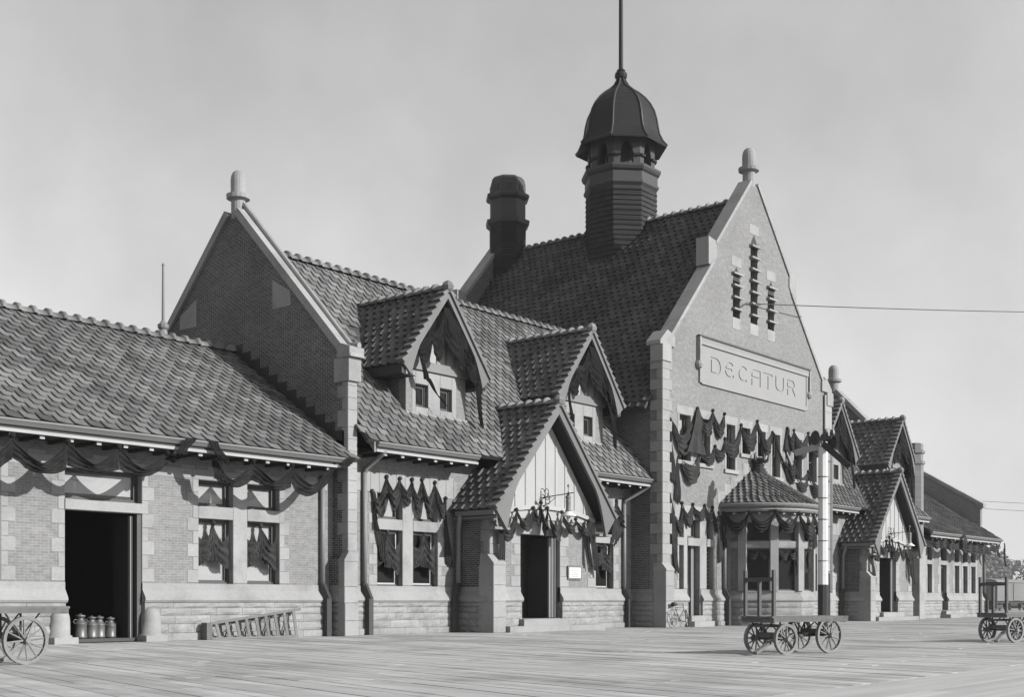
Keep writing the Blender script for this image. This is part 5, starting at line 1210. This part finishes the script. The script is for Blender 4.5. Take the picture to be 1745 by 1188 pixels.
MB().tube([(-.05, -.06, .30), (.10, -.08, .22)], .012, 5).tube([(-.05, .06, .30), (-.2, .08, .38)], .012, 5).box(.06, .16, -.16, -.08, .21, .23).box(-.25, -.15, .08, .16, .37, .39).lathe([(.09, -.005), (.09, .005)], (0, 0, 0), 16).build('crank', 'iron', bk) if False else MB().tube([(-.05, -.06, .30), (.10, -.08, .22)], .012, 5).tube([(-.05, .06, .30), (-.2, .08, .38)], .012, 5).box(.06, .16, -.16, -.08, .21, .23).box(-.25, -.15, .08, .16, .37, .39).tube([(-.05, -.045, .30), (-.05, -.035, .30)], .09, 14).build('crank', 'iron', bk)
# ================================================================== far background
def tree(x, y, h_, r_, label, seed):
    rd = random.Random(seed); e = empty('leafy_tree', (x, y, 0)); tag(e, label, 'tree', 'far trees beyond the right wing')
    g = MB().tube([(0, 0, -.1), (.1, 0, h_ * .25), (-.1, .1, h_ * .5)], [.35 * r_ / 4.2, .25 * r_ / 4.2, .14 * r_ / 4.2], 8)
    for k in range(6):
        a = rd.uniform(0, 6.28); g.tube([(0, 0, h_ * (.22 + .05 * k)), (r_ * .5 * math.cos(a), r_ * .5 * math.sin(a), h_ * (.45 + .06 * k))], [.12, .05], 5)
    g.build('trunk', 'bark', e)
    cl_ = [(rd.gauss(0, r_ * .42), rd.gauss(0, r_ * .42), h_ * rd.uniform(.35, .86), r_ * rd.uniform(.25, .48)) for _ in range(22)]
    cl_.append((0, 0, h_ * .86, r_ * .35)); vs = []; fs = []
    for cx, cy, cz, cr in cl_:
        for _ in range(120):
            d = Vector((rd.gauss(0, 1), rd.gauss(0, 1), rd.gauss(0, 1))).normalized() * cr * rd.uniform(.55, 1.05); p = Vector((cx, cy, cz)) + d
            u = Vector((rd.gauss(0, 1), rd.gauss(0, 1), rd.gauss(0, 1))).normalized() * rd.uniform(.14, .28) * r_ / 4.2; v = u.cross(Vector((rd.gauss(0, 1), rd.gauss(0, 1), rd.gauss(0, 1)))).normalized() * rd.uniform(.12, .24) * r_ / 4.2
            k = len(vs); vs += [p - u - v, p + u - v * .6, p + u * .7 + v, p - u * .8 + v]; fs.append((k, k + 1, k + 2, k + 3))
    me = bpy.data.meshes.new('crown'); me.from_pydata([tuple(v) for v in vs], [], fs); link('crown', me, e, 'leaf')
tree(512, 141, 20.5, 10.5, 'rounded far tree standing above the freight car at the right edge', 1)
tree(530, 126, 17.5, 11, 'lower far tree at the very right edge behind the cart', 2)
tree(565, 178, 14.5, 11, 'low far tree nearest the end of the right wing', 3)
tree(575, 101, 20, 12.5, 'broad far tree past the right edge of the view', 4)
fcar = empty('freight_car', (133, 15.2, 0)); tag(fcar, 'grey freight car standing far behind the right-hand cart', 'freight car')
MB().box(-6, 6, -1.4, 1.4, 1.0, 2.9).build('body', 'freight', fcar)
MB().prism([(-1.5, 2.9), (1.5, 2.9), (1.2, 3.12), (0, 3.3), (-1.2, 3.12)], -6.1, 6.1, 'x').build('roof', 'pipe', fcar)
MB().box(-1.1, 1.1, -1.46, -1.41, 1.05, 2.8).build('sliding_door', 'freight', fcar); MB().box(-5.8, 5.8, -1.2, 1.2, .75, 1.0).build('underframe', 'black_paint', fcar)
for x in (-4.6, -3.2, 3.2, 4.6):
    for s_ in (-.75, .75): MB().tube([(x, s_ - .06, .42), (x, s_ + .06, .42)], .42, 16).build('wheel', 'iron', fcar)
for x in (-3.9, 3.9):
    for s_ in (-.9, .9): MB().box(x - 1.0, x + 1.0, s_ - .06, s_ + .06, .3, .6).build('truck_frame', 'iron', fcar)
hd = MB(); rd = random.Random(5)
for k in range(2600):
    x = rd.uniform(150, 420); p = Vector((x, 24 + .24 * (x - 150) + rd.uniform(-3, 3), abs(rd.gauss(0, 1.1))))
    u = Vector((rd.gauss(0, 1), rd.gauss(0, 1), rd.gauss(0, 1))).normalized() * .5; v = u.cross(Vector((rd.gauss(0, 1), rd.gauss(0, 1), 1))).normalized() * .4
    hd.add([p - u - v, p + u - v, p + u + v, p - u + v], [(0, 1, 2, 3)])
me = bpy.data.meshes.new('far_scrub'); me.from_pydata(hd.v, [], hd.f); tag(link('far_scrub', me, None, 'leaf'), 'low far scrub along the horizon right of the station', 'scrub', kind='stuff')

# ================================================================== air
hz = MB().box(-402, 1502, -402, 1502, -1.1, 36).build('haze', 'cinder'); hz.data.materials.clear()
m = bpy.data.materials.new('haze'); m.use_nodes = True; t = m.node_tree; t.nodes.clear()
pv = t.nodes.new('ShaderNodeVolumePrincipled'); pv.inputs['Color'].default_value = (.9, .9, .9, 1); pv.inputs['Density'].default_value = .0003; pv.inputs['Anisotropy'].default_value = .2
ou = t.nodes.new('ShaderNodeOutputMaterial'); t.links.new(pv.outputs[0], ou.inputs['Volume']); hz.data.materials.append(m)
tag(hz, 'thin haze in the air over the platform', 'haze', kind='stuff')

del ST['world_parts']
